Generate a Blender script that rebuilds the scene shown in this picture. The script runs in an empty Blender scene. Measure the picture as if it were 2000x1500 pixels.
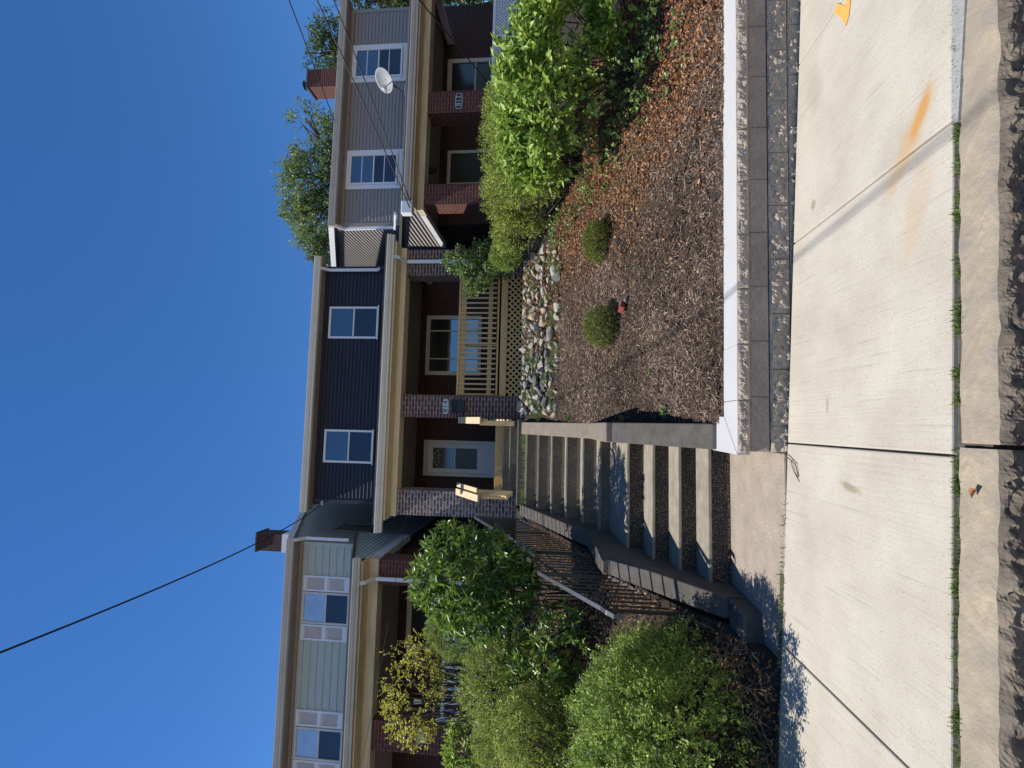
import bpy, math, random
import numpy as np
from mathutils import Vector, Matrix
random.seed(7); RN = np.random.RandomState(11)
S = bpy.context.scene
COL = S.collection
R = math.radians

# ------------------------------------------------------------------ camera
CAM_H = 1.6
F_PX = 950.0
psi = math.atan(80/math.hypot(F_PX, 91)); pit = math.atan(91/F_PX); roll = 0.016
fw = Vector((math.sin(psi)*math.cos(pit), math.cos(psi)*math.cos(pit), math.sin(pit)))
r0 = fw.cross(Vector((0,0,1))).normalized(); u0 = r0.cross(fw)
rt = r0*math.cos(roll)+u0*math.sin(roll); up = u0*math.cos(roll)-r0*math.sin(roll)
cd = bpy.data.cameras.new('camera'); cam = bpy.data.objects.new('camera', cd); COL.objects.link(cam)
cx, cy, cz = -up, rt, -fw            # the phone was held on its side
cam.matrix_world = Matrix(((cx.x,cy.x,cz.x,0),(cx.y,cy.y,cz.y,0),(cx.z,cy.z,cz.z,CAM_H),(0,0,0,1)))
cd.sensor_width = 36; cd.lens = F_PX/2000*36; cd.clip_end = 2000; cd.clip_start = .05
S.camera = cam

# ------------------------------------------------------------------ light
LD = Vector((1.0, .15, -1.97)).normalized()
w = bpy.data.worlds.new("World"); S.world = w; w.use_nodes = True
nt = w.node_tree; bg = nt.nodes['Background']
sk = nt.nodes.new('ShaderNodeTexSky'); sk.sky_type = 'NISHITA'; sk.sun_disc = False
sk.sun_elevation = math.asin(-LD.z); sk.sun_rotation = math.atan2(-LD.x, -LD.y)
sk.altitude = 300; sk.air_density = 1.0; sk.dust_density = .1; sk.ozone_density = 4.5
hs = nt.nodes.new('ShaderNodeHueSaturation'); hs.inputs['Saturation'].default_value = 1.24; hs.inputs['Hue'].default_value = .506; hs.inputs['Value'].default_value = 1.0
nt.links.new(sk.outputs[0], hs.inputs['Color']); nt.links.new(hs.outputs[0], bg.inputs[0]); bg.inputs[1].default_value = .112
sd = bpy.data.lights.new('sun', 'SUN'); sun = bpy.data.objects.new('sun', sd); COL.objects.link(sun)
sd.energy = 5.0; sd.angle = R(.53); sd.color = (1, .955, .88)
sun.rotation_euler = LD.to_track_quat('-Z', 'Y').to_euler(); sun.location = (-10, -3, 20)
S.view_settings.view_transform = 'Standard'; S.view_settings.look = 'None'
S.view_settings.exposure = 0.42; S.view_settings.gamma = 1

# ------------------------------------------------------------------ helpers
ORG = {}
def tag(o, label=None, cat=None, group=None, kind=None):
    if label: o['label'] = label
    if cat: o['category'] = cat
    if group: o['group'] = group
    if kind: o['kind'] = kind
    return o
def thing(name, label, cat, loc, group=None):
    o = bpy.data.objects.new(name, None); COL.objects.link(o); o.location = loc
    o.empty_display_size = .1
    ORG[o.name] = Vector(loc)
    return tag(o, label, cat, group)
def link(name, me, parent=None, org=None):
    o = bpy.data.objects.new(name, me); COL.objects.link(o)
    if parent is not None: o.parent = parent
    ORG[o.name] = ORG[parent.name].copy() if parent is not None else Vector(org or (0,0,0))
    if parent is None: o.location = ORG[o.name]
    return o
class MB:
    def __init__(s): s.v = []; s.f = []
    def quad(s, *p):
        n = len(s.v); s.v += [tuple(q) for q in p]; s.f.append(tuple(range(n, n+len(p))))
    def box(s, x0, x1, y0, y1, z0, z1):
        n = len(s.v)
        s.v += [(x0,y0,z0),(x1,y0,z0),(x1,y1,z0),(x0,y1,z0),(x0,y0,z1),(x1,y0,z1),(x1,y1,z1),(x0,y1,z1)]
        s.f += [tuple(n+i for i in q) for q in ((0,3,2,1),(4,5,6,7),(0,1,5,4),(1,2,6,5),(2,3,7,6),(3,0,4,7))]
        return s
    def bar(s, a, b, wx, wy, upv=(0,0,1)):
        a, b = Vector(a), Vector(b); d = (b-a).normalized(); u = Vector(upv)
        sx = d.cross(u)
        if sx.length < 1e-4: sx = d.cross(Vector((0,1,0)))
        sx.normalize(); sy = sx.cross(d).normalized(); n = len(s.v)
        for p in (a, b):
            for i, j in ((-1,-1),(1,-1),(1,1),(-1,1)): s.v.append(tuple(p+sx*i*wx/2+sy*j*wy/2))
        s.f += [tuple(n+i for i in q) for q in ((3,2,1,0),(4,5,6,7),(0,1,5,4),(1,2,6,5),(2,3,7,6),(3,0,4,7))]
        return s
    def prism_x(s, prof, x0, x1):          # profile in (y, z), counter-clockwise or not, extruded along x
        n = len(s.v); k = len(prof)
        s.v += [(x0,)+tuple(p) for p in prof]+[(x1,)+tuple(p) for p in prof]
        s.f.append(tuple(range(n, n+k))); s.f.append(tuple(range(n+2*k-1, n+k-1, -1)))
        for i in range(k):
            j = (i+1) % k; s.f.append((n+j, n+i, n+k+i, n+k+j))
        return s
    def prism_y(s, prof, y0, y1):          # profile in (x, z)
        n = len(s.v); k = len(prof)
        s.v += [(p[0],y0,p[1]) for p in prof]+[(p[0],y1,p[1]) for p in prof]
        s.f.append(tuple(range(n, n+k))); s.f.append(tuple(range(n+2*k-1, n+k-1, -1)))
        for i in range(k):
            j = (i+1) % k; s.f.append((n+j, n+i, n+k+i, n+k+j))
        return s
    def prism_z(s, prof, z0, z1):
        n = len(s.v); k = len(prof)
        s.v += [(p[0],p[1],z0) for p in prof]+[(p[0],p[1],z1) for p in prof]
        s.f.append(tuple(range(n+k-1, n-1, -1))); s.f.append(tuple(range(n+k, n+2*k)))
        for i in range(k):
            j = (i+1) % k; s.f.append((n+i, n+j, n+k+j, n+k+i))
        return s
    def tube(s, pts, rad, seg=6):
        pts = [Vector(p) for p in pts]; m = len(pts)
        rr = rad if hasattr(rad, '__len__') else [rad]*m; n = len(s.v)
        for i, p in enumerate(pts):
            d = (pts[min(i+1, m-1)]-pts[max(i-1, 0)]).normalized()
            a = d.cross(Vector((.13,.27,.95)))
            if a.length < 1e-3: a = d.cross(Vector((1,0,0)))
            a.normalize(); b = d.cross(a)
            for k in range(seg):
                t = 2*math.pi*k/seg; s.v.append(tuple(p+(a*math.cos(t)+b*math.sin(t))*rr[i]))
        for i in range(m-1):
            for k in range(seg):
                q = (k+1) % seg; s.f.append((n+i*seg+k, n+i*seg+q, n+(i+1)*seg+q, n+(i+1)*seg+k))
        s.f.append(tuple(n+k for k in range(seg))[::-1]); s.f.append(tuple(n+(m-1)*seg+k for k in range(seg)))
        return s
    def build(s, name, mat, parent=None, org=None, bevel=0, smooth=False, zf=None, recalc=True):
        me = bpy.data.meshes.new(name)
        O = ORG[parent.name] if parent is not None else Vector(org or (0,0,0))
        V = np.array(s.v, float)
        if zf: V[:,2] += zf(V[:,0])
        me.from_pydata((V-np.array(O)).tolist(), [], s.f); me.update()
        if recalc:
            import bmesh
            bm = bmesh.new(); bm.from_mesh(me); bmesh.ops.recalc_face_normals(bm, faces=bm.faces); bm.to_mesh(me); bm.free()
        uv = me.uv_layers.new(name='UVMap')
        nl = len(me.loops)
        vi = np.empty(nl, int); me.loops.foreach_get('vertex_index', vi)
        pn = np.empty(len(me.polygons)*3); me.polygons.foreach_get('normal', pn); pn = np.abs(pn.reshape(-1,3))
        lt = np.empty(len(me.polygons), int); me.polygons.foreach_get('loop_total', lt)
        N = np.repeat(pn, lt, axis=0)
        co = np.empty(len(me.vertices)*3); me.vertices.foreach_get('co', co); P = (co.reshape(-1,3)+np.array(O))[vi]
        ax = N.argmax(1)
        U = np.where(ax == 0, P[:,1], P[:,0]); W = np.where(ax == 2, P[:,1], P[:,2])
        uv.data.foreach_set('uv', np.stack([U, W], 1).ravel())
        if smooth: me.polygons.foreach_set('use_smooth', [True]*len(me.polygons))
        me.materials.append(mat)
        o = link(name, me, parent, org)
        if bevel:
            b = o.modifiers.new('b', 'BEVEL'); b.width = bevel; b.segments = 2; b.limit_method = 'ANGLE'; b.angle_limit = R(40)
        return o

def vnoise(P, seed=0):
    P = np.asarray(P, float); i = np.floor(P).astype(np.int64); f = P-i; f = f*f*(3-2*f)
    def h(a, b, c):
        n = (a*374761393+b*668265263+c*1274126177+seed*974711) & 0x7fffffff
        n = ((n ^ (n >> 13))*1274126177) & 0x7fffffff
        n = (n ^ (n >> 16)) & 0xffffff
        return n/float(0xffffff)
    x, y, z = i[...,0], i[...,1], i[...,2]; fx, fy, fz = f[...,0], f[...,1], f[...,2]
    r = 0
    for a in (0,1):
        for b in (0,1):
            for c in (0,1):
                r = r+h(x+a,y+b,z+c)*(fx if a else 1-fx)*(fy if b else 1-fy)*(fz if c else 1-fz)
    return r*2-1
def fbm(P, o=4, seed=0):
    P = np.asarray(P, float); r = 0; a = 1
    for k in range(o): r = r+a*vnoise(P*2**k, seed+k); a *= .5
    return r

def grid(name, fn, nu, nv, mat, parent=None, org=None, smooth=True, kind=None):
    u, v = np.meshgrid(np.linspace(0,1,nu), np.linspace(0,1,nv)); P = fn(u, v)
    return gridP(name, P, mat, parent, org, smooth)
def gridP(name, P, mat, parent=None, org=None, smooth=True):
    nv, nu = P.shape[:2]; me = bpy.data.meshes.new(name)
    O = np.array(ORG[parent.name] if parent is not None else (org or (0,0,0)))
    idx = np.arange(nu*nv).reshape(nv, nu)
    q = np.stack([idx[:-1,:-1], idx[:-1,1:], idx[1:,1:], idx[1:,:-1]], -1).reshape(-1,4)
    me.from_pydata((P.reshape(-1,3)-O).tolist(), [], q.tolist()); me.update()
    me.polygons.foreach_set('use_smooth', [smooth]*len(me.polygons)); me.materials.append(mat)
    return link(name, me, parent, org)

# ------------------------------------------------------------------ materials
def nmat(name):
    m = bpy.data.materials.new(name); m.use_nodes = True; t = m.node_tree
    return m, t, t.nodes['Principled BSDF'], t.nodes, t.links
def coord(t, kind='Object', scale=(1,1,1)):
    c = t.nodes.new('ShaderNodeTexCoord'); mp = t.nodes.new('ShaderNodeMapping'); mp.inputs['Scale'].default_value = scale
    t.links.new(c.outputs[kind], mp.inputs[0]); return mp.outputs[0]
def noise(t, v, scale, detail=6, rough=.6):
    n = t.nodes.new('ShaderNodeTexNoise'); n.inputs['Scale'].default_value = scale; n.inputs['Detail'].default_value = detail
    n.inputs['Roughness'].default_value = rough; t.links.new(v, n.inputs['Vector']); return n.outputs['Fac']
def ramp(t, fac, stops):
    r = t.nodes.new('ShaderNodeValToRGB'); e = r.color_ramp.elements
    while len(e) < len(stops): e.new(.5)
    for el, (p, c) in zip(e, stops): el.position = p; el.color = (*c, 1) if len(c) == 3 else c
    t.links.new(fac, r.inputs[0]); return r.outputs[0]
def mix(t, fac, a, b, mode='MIX'):
    m = t.nodes.new('ShaderNodeMix'); m.data_type = 'RGBA'; m.blend_type = mode
    if isinstance(fac, (int, float)): m.inputs[0].default_value = fac
    else: t.links.new(fac, m.inputs[0])
    for i, c in ((6, a), (7, b)):
        if isinstance(c, tuple): m.inputs[i].default_value = (*c, 1)
        else: t.links.new(c, m.inputs[i])
    return m.outputs[2]
def bump(t, b, h, s, d=.01):
    n = t.nodes.new('ShaderNodeBump'); n.inputs['Strength'].default_value = s; n.inputs['Distance'].default_value = d
    t.links.new(h, n.inputs['Height']); t.links.new(n.outputs[0], b.inputs['Normal']); return n
def mathn(t, op, a, b=0., c=0.):
    m = t.nodes.new('ShaderNodeMath'); m.operation = op
    for i, x in enumerate((a, b, c)):
        if isinstance(x, (int, float)): m.inputs[i].default_value = x
        else: t.links.new(x, m.inputs[i])
    return m.outputs[0]
def plain(name, c, rough=.6, c2=None, scale=6, bs=.15, bscale=80, stretch=(1,1,1), fine=None, metal=0, spec=.4, bd=.003):
    m, t, b, N, L = nmat(name); v = coord(t, 'Object', stretch)
    c2 = c2 or tuple(x*.8 for x in c)
    f = noise(t, v, scale, 8, .65)
    col = ramp(t, f, [(.32, c2), (.66, c)])
    if fine:
        g = noise(t, v, fine[0], 3, .7); col = mix(t, ramp(t, g, [(.35, (0,0,0)), (.6, (1,1,1))]), tuple(x*fine[1] for x in c), col)
    L.new(col, b.inputs['Base Color']); b.inputs['Roughness'].default_value = rough
    b.inputs['Metallic'].default_value = metal; b.inputs['Specular IOR Level'].default_value = spec
    if bs: bump(t, b, noise(t, v, bscale, 5, .6), bs, bd)
    return m
def brick(name, c1, c2, mortar, msize=.011, wash=None, dirt=.5):
    m, t, b, N, L = nmat(name); v = coord(t, 'UV')
    k = N.new('ShaderNodeTexBrick'); L.new(v, k.inputs['Vector'])
    k.inputs['Scale'].default_value = 1; k.inputs['Brick Width'].default_value = .205; k.inputs['Row Height'].default_value = .068
    k.inputs['Mortar Size'].default_value = msize; k.inputs['Mortar Smooth'].default_value = .2; k.inputs['Bias'].default_value = -.1
    k.inputs['Color1'].default_value = (*c1,1); k.inputs['Color2'].default_value = (*c2,1); k.inputs['Mortar'].default_value = (*mortar,1)
    n = noise(t, coord(t, 'Object'), 9, 8, .7)
    col = mix(t, ramp(t, n, [(.35,(0,0,0)),(.65,(1,1,1))]), mix(t, dirt, k.outputs['Color'], (.02,.015,.014)), k.outputs['Color'])
    if wash:
        n2 = noise(t, coord(t, 'Object'), 14, 8, .75)
        col = mix(t, ramp(t, n2, [(wash[0],(0,0,0)),(wash[0]+.12,(wash[1],)*3)]), col, (.5,.45,.42))
    L.new(col, b.inputs['Base Color']); b.inputs['Roughness'].default_value = .85
    h = mathn(t, 'MULTIPLY_ADD', noise(t, coord(t,'Object'), 90, 4), .25, mathn(t, 'SUBTRACT', 1., k.outputs['Fac']))
    bump(t, b, h, .6, .006)
    return m
def leafmat(name, dark, mid, light, rough=.42, trans=.22, spec=.5):
    m, t, b, N, L = nmat(name); a = N.new('ShaderNodeAttribute'); a.attribute_name = 'lv'
    col = ramp(t, a.outputs['Fac'], [(0., dark), (.5, mid), (1., light)])
    L.new(col, b.inputs['Base Color']); b.inputs['Roughness'].default_value = rough; b.inputs['Specular IOR Level'].default_value = spec
    tr = N.new('ShaderNodeBsdfTranslucent'); ms = N.new('ShaderNodeMixShader'); ms.inputs[0].default_value = trans
    L.new(mix(t, .5, col, tuple(min(1, x*1.6) for x in light)), tr.inputs[0])
    L.new(b.outputs[0], ms.inputs[1]); L.new(tr.outputs[0], ms.inputs[2])
    L.new(ms.outputs[0], N['Material Output'].inputs[0]); return m
def glass(name, tint, fac=.2, rough=.02, dif=None):
    m, t, b, N, L = nmat(name)
    n = noise(t, coord(t), 3, 3)
    L.new(ramp(t, n, [(.3, tint), (.7, tuple(x*1.5 for x in tint))]), b.inputs['Base Color'])
    b.inputs['Roughness'].default_value = .5; b.inputs['Specular IOR Level'].default_value = .1
    g = N.new('ShaderNodeBsdfGlossy'); g.inputs['Roughness'].default_value = rough; g.inputs[0].default_value = (.9,.95,1,1)
    bp = N.new('ShaderNodeBump'); bp.inputs['Strength'].default_value = .06; bp.inputs['Distance'].default_value = .02
    L.new(noise(t, coord(t), 2.2, 2), bp.inputs['Height']); L.new(bp.outputs[0], g.inputs['Normal'])
    ms = N.new('ShaderNodeMixShader'); ms.inputs[0].default_value = fac
    L.new(b.outputs[0], ms.inputs[1]); L.new(g.outputs[0], ms.inputs[2]); L.new(ms.outputs[0], N['Material Output'].inputs[0])
    return m

def sidewalk_mat():
    m, t, b, N, L = nmat('broomed_concrete'); v = coord(t)
    vs = coord(t, 'Object', (60, 1.6, 1))
    f = noise(t, v, 2.2, 8, .6); col = ramp(t, f, [(.3,(.365,.325,.26)),(.7,(.465,.425,.35))])
    f2 = noise(t, v, 260, 2, .5); col = mix(t, ramp(t, f2, [(.31,(1,1,1)),(.39,(0,0,0))]), col, (.15,.125,.10))
    st = noise(t, vs, 1.0, 4, .6); col = mix(t, ramp(t, st, [(.30,(.35,)*3),(.42,(0,0,0))]), col, (.20,.175,.14))
    # rust stains near the right edge: elongated patches with their own shape
    def stain(cx, cy, ang, lx, ly, colr, amt, col):
        mp = N.new('ShaderNodeMapping'); mp.vector_type = 'TEXTURE'
        mp.inputs['Location'].default_value = (cx, cy, 0); mp.inputs['Rotation'].default_value = (0,0,ang); mp.inputs['Scale'].default_value = (lx, ly, 50)
        c = N.new('ShaderNodeTexCoord'); L.new(c.outputs['Object'], mp.inputs[0])
        ln = N.new('ShaderNodeVectorMath'); ln.operation = 'LENGTH'; L.new(mp.outputs[0], ln.inputs[0])
        d = mathn(t, 'MULTIPLY_ADD', noise(t, v, 14, 5), .9, mathn(t, 'ADD', ln.outputs['Value'], -.45))
        return mix(t, ramp(t, d, [(.45,(amt,)*3),(1.0,(0,0,0))]), col, colr)
    col = stain(1.42, 2.42, R(-38), .32, .09, (.40,.23,.07), .45, col)
    col = stain(1.50, 2.36, R(-30), .15, .045, (.42,.20,.04), .8, col)
    col = stain(1.05, 2.38, R(-15), .30, .10, (.38,.26,.13), .35, col)
    col = stain(2.35, 3.35, R(20), .25, .12, (.26,.21,.16), .35, col)
    col = stain(1.52, 3.33, 0, .05, .035, (.16,.12,.06), .6, col)
    col = stain(-.30, 2.85, R(80), .12, .03, (.2,.16,.09), .7, col)
    col = stain(.17, 3.10, 0, .06, .02, (.2,.17,.11), .5, col)
    L.new(col, b.inputs['Base Color']); b.inputs['Roughness'].default_value = .9
    h = mathn(t, 'MULTIPLY_ADD', noise(t, v, 180, 4), .5, st); bump(t, b, h, .55, .004)
    return m
def aggregate(name, base, peb, scale=55, bs=1., bd=.012, fill=.5):
    m, t, b, N, L = nmat(name); v = coord(t)
    vo = N.new('ShaderNodeTexVoronoi'); vo.inputs['Scale'].default_value = scale; L.new(v, vo.inputs['Vector'])
    sep = N.new('ShaderNodeSeparateColor'); L.new(vo.outputs['Color'], sep.inputs[0])
    pc = ramp(t, sep.outputs[0], [(0, tuple(x*.5 for x in peb)), (.5, peb), (1, tuple(min(1, x*1.7) for x in peb))])
    col = mix(t, ramp(t, vo.outputs['Distance'], [(fill*.6,(0,0,0)),(fill,(1,1,1))]), pc, base)
    col = mix(t, ramp(t, noise(t, v, 5, 5), [(.35,(.5,)*3),(.65,(0,0,0))]), col, tuple(x*.6 for x in base))
    L.new(col, b.inputs['Base Color']); b.inputs['Roughness'].default_value = .8
    h = mathn(t, 'MULTIPLY_ADD', noise(t, v, 150, 3), .2, mathn(t, 'SUBTRACT', 1., vo.outputs['Distance'])); bump(t, b, h, bs, bd)
    return m
def wood(name, c, c2, ax=0):
    m, t, b, N, L = nmat(name); sc = [14,14,14]; sc[ax] = .9
    v = coord(t, 'Object', tuple(sc))
    col = ramp(t, noise(t, v, 1.2, 6, .55), [(.3, c2), (.5, c), (.7, tuple(x*.88 for x in c))])
    vo = N.new('ShaderNodeTexVoronoi'); vo.inputs['Scale'].default_value = 3.2; L.new(coord(t), vo.inputs['Vector'])
    col = mix(t, ramp(t, vo.outputs['Distance'], [(.05,(.8,)*3),(.09,(0,0,0))]), col, (.10,.05,.02))
    L.new(col, b.inputs['Base Color']); b.inputs['Roughness'].default_value = .65; bump(t, b, noise(t, v, 3, 4), .2, .003)
    return m

M = dict(
 sidewalk=sidewalk_mat(),
 apron=aggregate('apron_concrete', (.30,.25,.195), (.32,.26,.21), 110, .35, .003, .45),
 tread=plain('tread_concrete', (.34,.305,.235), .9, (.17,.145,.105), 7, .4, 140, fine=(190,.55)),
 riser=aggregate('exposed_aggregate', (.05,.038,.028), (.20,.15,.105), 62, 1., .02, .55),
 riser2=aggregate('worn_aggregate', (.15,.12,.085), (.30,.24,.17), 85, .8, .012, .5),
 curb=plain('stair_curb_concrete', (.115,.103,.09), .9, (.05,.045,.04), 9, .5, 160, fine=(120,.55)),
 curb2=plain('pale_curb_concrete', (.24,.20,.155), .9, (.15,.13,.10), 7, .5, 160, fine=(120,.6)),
 block=plain('split_face_block', (.50,.415,.33), .92, (.36,.30,.24), 5, .8, 130, fine=(230,.5), bd=.008),
 block_b=plain('brown_block', (.40,.325,.26), .92, (.29,.235,.19), 5, .6, 170, fine=(230,.5), bd=.006),
 cap=plain('pale_cap_stone', (.45,.447,.44), .85, (.40,.397,.39), 3, .25, 200, fine=(300,.9)),
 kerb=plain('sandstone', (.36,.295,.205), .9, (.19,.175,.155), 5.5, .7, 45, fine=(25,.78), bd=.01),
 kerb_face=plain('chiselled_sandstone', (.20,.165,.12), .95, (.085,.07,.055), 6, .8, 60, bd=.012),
 soil=plain('dark_soil', (.045,.033,.025), .95, (.02,.015,.012), 12, 1, 60, bd=.03),
 grout=plain('joint_dirt', (.10,.08,.06), .95, (.05,.04,.03), 20, .8, 100),
 patch=plain('patch_concrete', (.40,.39,.37), .95, (.3,.29,.275), 20, 1, 110, fine=(150,.7), bd=.01),
 sid814=plain('slate_blue_siding', (.034,.034,.047), .55, (.029,.029,.04), 3, .1, 40, stretch=(1,1,8)),
 sid812=plain('grey_siding', (.30,.28,.275), .6, (.27,.25,.245), 3, .1, 40, stretch=(1,1,8)),
 sid816=plain('pale_green_siding', (.47,.51,.46), .6, (.40,.44,.39), 2, .1, 40, stretch=(1,1,6)),
 side816=plain('blue_green_siding', (.46,.53,.51), .6, (.40,.46,.44), 2, .1, 40),
 white=plain('white_vinyl', (.74,.75,.77), .45, (.68,.69,.71), 3, .05, 40),
 wpaint=plain('aged_white_paint', (.62,.61,.58), .6, (.5,.49,.45), 5, .2, 60),
 cream=plain('cream_beam', (.74,.66,.48), .6, (.66,.58,.42), 3, .1, 40, stretch=(1,1,5)),
 cream2=plain('aged_cream_beam', (.66,.58,.42), .65, (.46,.39,.27), 3, .2, 40, stretch=(.5,1,5)),
 gutter=plain('beige_gutter', (.74,.69,.56), .5, (.66,.62,.50), 2, .05, 40),
 gutter2=plain('taupe_gutter', (.54,.50,.43), .5, (.46,.42,.36), 2, .1, 40),
 soffit=plain('soffit', (.30,.26,.22), .8, (.24,.21,.175), 4, .1, 40),
 shingle=plain('roof_shingle', (.10,.095,.09), .95, (.055,.05,.048), 14, .8, 90),
 brickA=brick('washed_red_brick', (.16,.045,.035), (.085,.034,.032), (.34,.30,.275), .012, wash=(.60,.35), dirt=.45),
 brickW=brick('whitewashed_brick', (.14,.06,.05), (.085,.05,.048), (.42,.38,.35), .013, wash=(.50,.55), dirt=.35),
 brickB=brick('dark_red_brick', (.055,.016,.013), (.032,.012,.010), (.09,.065,.055), .007, dirt=.5),
 brickC=brick('red_porch_brick', (.14,.030,.020), (.085,.022,.016), (.20,.125,.09), .008, dirt=.3),
 brickroad=brick('road_brick', (.30,.20,.155), (.24,.18,.15), (.22,.19,.15), .008, dirt=.3),
 pine=wood('pine_boards', (.70,.43,.16), (.58,.33,.11), 0),
 pineZ=wood('pine_posts', (.60,.42,.20), (.52,.34,.15), 2),
 pineY=wood('pine_handrail', (.62,.46,.27), (.52,.36,.19), 1),
 greywood=wood('old_board', (.24,.21,.18), (.16,.14,.12), 0),
 glassU=glass('upper_glass', (.020,.03,.036), .19),
 glassL=glass('screened_glass', (.012,.015,.021), .07, .15),
 glassP=glass('porch_glass', (.006,.007,.009), .28, .01),
 glassB=glass('blind_backed_glass', (.26,.31,.36), .30, .03),
 glassD=glass('door_glass', (.05,.055,.05), .12, .12),
 screen=glass('insect_screen', (.03,.033,.036), .04, .4),
 door=plain('white_door', (.62,.63,.66), .5, (.56,.57,.60), 3, .05, 40),
 iron=plain('black_iron', (.012,.012,.014), .42, (.02,.018,.016), 20, .3, 90, spec=.6),
 ironrail=plain('glossy_rail', (.03,.032,.045), .3, (.05,.05,.06), 12, .25, 60, spec=.9),
 black=plain('black_paint', (.015,.015,.016), .45, (.01,.01,.01), 8, .1, 60),
 signw=plain('sign_white', (.6,.62,.64), .5), signk=plain('sign_black', (.012,.014,.018), .4),
 dish=plain('dish_grey', (.24,.25,.265), .6), wire=plain('cable_black', (.008,.008,.009), .6),
 metal=plain('galvanised', (.5,.5,.5), .35, metal=.9),
 stone1=plain('pale_fieldstone', (.42,.39,.32), .9, (.26,.24,.20), 7, .7, 40, bd=.01),
 stone2=plain('grey_fieldstone', (.21,.205,.195), .9, (.12,.118,.112), 7, .7, 40, bd=.01),
 stone3=plain('tan_fieldstone', (.46,.36,.235), .9, (.30,.25,.18), 7, .7, 40, bd=.01),
 bark=plain('bark', (.07,.055,.04), .9, (.035,.028,.02), 25, .8, 60),
 twig=plain('dry_twig', (.20,.145,.10), .9, (.11,.08,.055), 30, .3, 60),
 paint=plain('orange_marking', (.72,.33,.06), .85, (.60,.30,.08), 30, .3, 120),
 redbrick=plain('single_brick', (.30,.06,.04), .9), 
 privet=leafmat('privet_leaf', (.018,.04,.006), (.11,.185,.025), (.40,.50,.10), .5, .22, .35),
 hedge=leafmat('hedge_leaf', (.018,.035,.006), (.14,.205,.025), (.50,.54,.12), .5, .22, .35),
 box=leafmat('boxwood_leaf', (.015,.028,.002), (.07,.10,.006), (.22,.26,.03), .4, .25),
 rhod=leafmat('rhododendron_leaf', (.018,.045,.012), (.06,.13,.022), (.26,.38,.06), .42, .22, .7),
 broad=leafmat('broad_leaf', (.05,.10,.012), (.16,.27,.035), (.36,.46,.09), .45, .3),
 yellow=leafmat('yellowing_leaf', (.09,.12,.015), (.26,.30,.04), (.55,.48,.08), .45, .35),
 vine=leafmat('vine_leaf', (.03,.06,.015), (.10,.165,.04), (.22,.31,.08), .38, .3),
 tree=leafmat('tree_leaf', (.035,.06,.02), (.105,.165,.05), (.25,.32,.10), .45, .3),
 tree2=leafmat('dark_tree_leaf', (.012,.03,.008), (.04,.075,.02), (.14,.19,.05), .45, .3),
 weed=leafmat('weed_leaf', (.04,.08,.015), (.13,.20,.05), (.26,.34,.10), .5, .3),
 litter=leafmat('dry_leaf', (.11,.045,.02), (.30,.14,.065), (.54,.33,.18), .7, .2, .2),
 chip=leafmat('wood_chip', (.035,.023,.017), (.125,.087,.064), (.42,.32,.24), .85, .02, .2),
)

# ------------------------------------------------------------------ terrain heights
SL = -.05
def street(X): return SL*(np.asarray(X, float)+.15)
def yard(X, Y):
    X = np.asarray(X, float); Y = np.asarray(Y, float)
    l = np.interp(Y, [3.6,3.75,4.2,5,6,7,8.5,9.5,60], [.04,.10,.20,.66,1.02,1.42,2.10,2.38,2.5])
    r = np.interp(Y, [3.6,3.88,3.9,7.5,8.85,9.5,60], [-.3,-.3,.27,1.57,2.20,2.26,2.5])
    z = np.where(X < -.8, l, r)
    z = z+np.where(X > 4.5, -.05*(X-4.5), 0)+np.where(X < -3.5, -.04*(X+3.5), 0)
    strip = (X > -1.60) & (X < .04) & (Y < 10.0)
    return np.where(strip, z-.9, z)

# ------------------------------------------------------------------ street, kerb, sidewalk
b = MB(); b.quad((-300,-120,0),(300,-120,0),(300,1.9,0),(-300,1.9,0))
tag(b.build('road', M['brickroad'], zf=lambda X: street(X)-.205), kind='structure')
b = MB(); b.quad((-300,-120,0),(300,-120,0),(300,600,0),(-300,600,0))
tag(b.build('ground', M['soil'], zf=lambda X: street(X)-.9), kind='structure')
# sidewalk slabs
b = MB(); xs = [-9.6,-8.24,-6.88,-5.52,-4.16,-2.80,-1.443,-.083,1.352,2.72,4.08,5.44,6.8,8.2]
for a, c in zip(xs[:-1], xs[1:]): b.box(a+.005, c-.005, 2.165, 3.598, -.12, 0)
so = b.build('sidewalk', M['sidewalk'], zf=street, bevel=.008); tag(so, kind='structure')
b = MB(); b.box(-10, 8.5, 2.0, 3.7, -.3, -.022); tag(b.build('joint_bed', M['grout'], zf=street), kind='structure')
# slab edge mark: worn arrow in orange marking paint
def paintmark(pts, name):
    b = MB(); b.v = [(x, y, .004) for x, y in pts]; b.f = [tuple(range(len(pts)))]
    return b.build(name, M['paint'], zf=street)
m_ = paintmark([(2.50,2.985),(2.54,2.95),(2.90,2.90),(2.90,2.945),(2.64,2.99),(2.745,3.085),(2.72,3.125),(2.59,3.03)], 'paint_arrow')
tag(m_, 'worn orange arrow sprayed on the pale sidewalk at its right end', 'paint mark')

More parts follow.
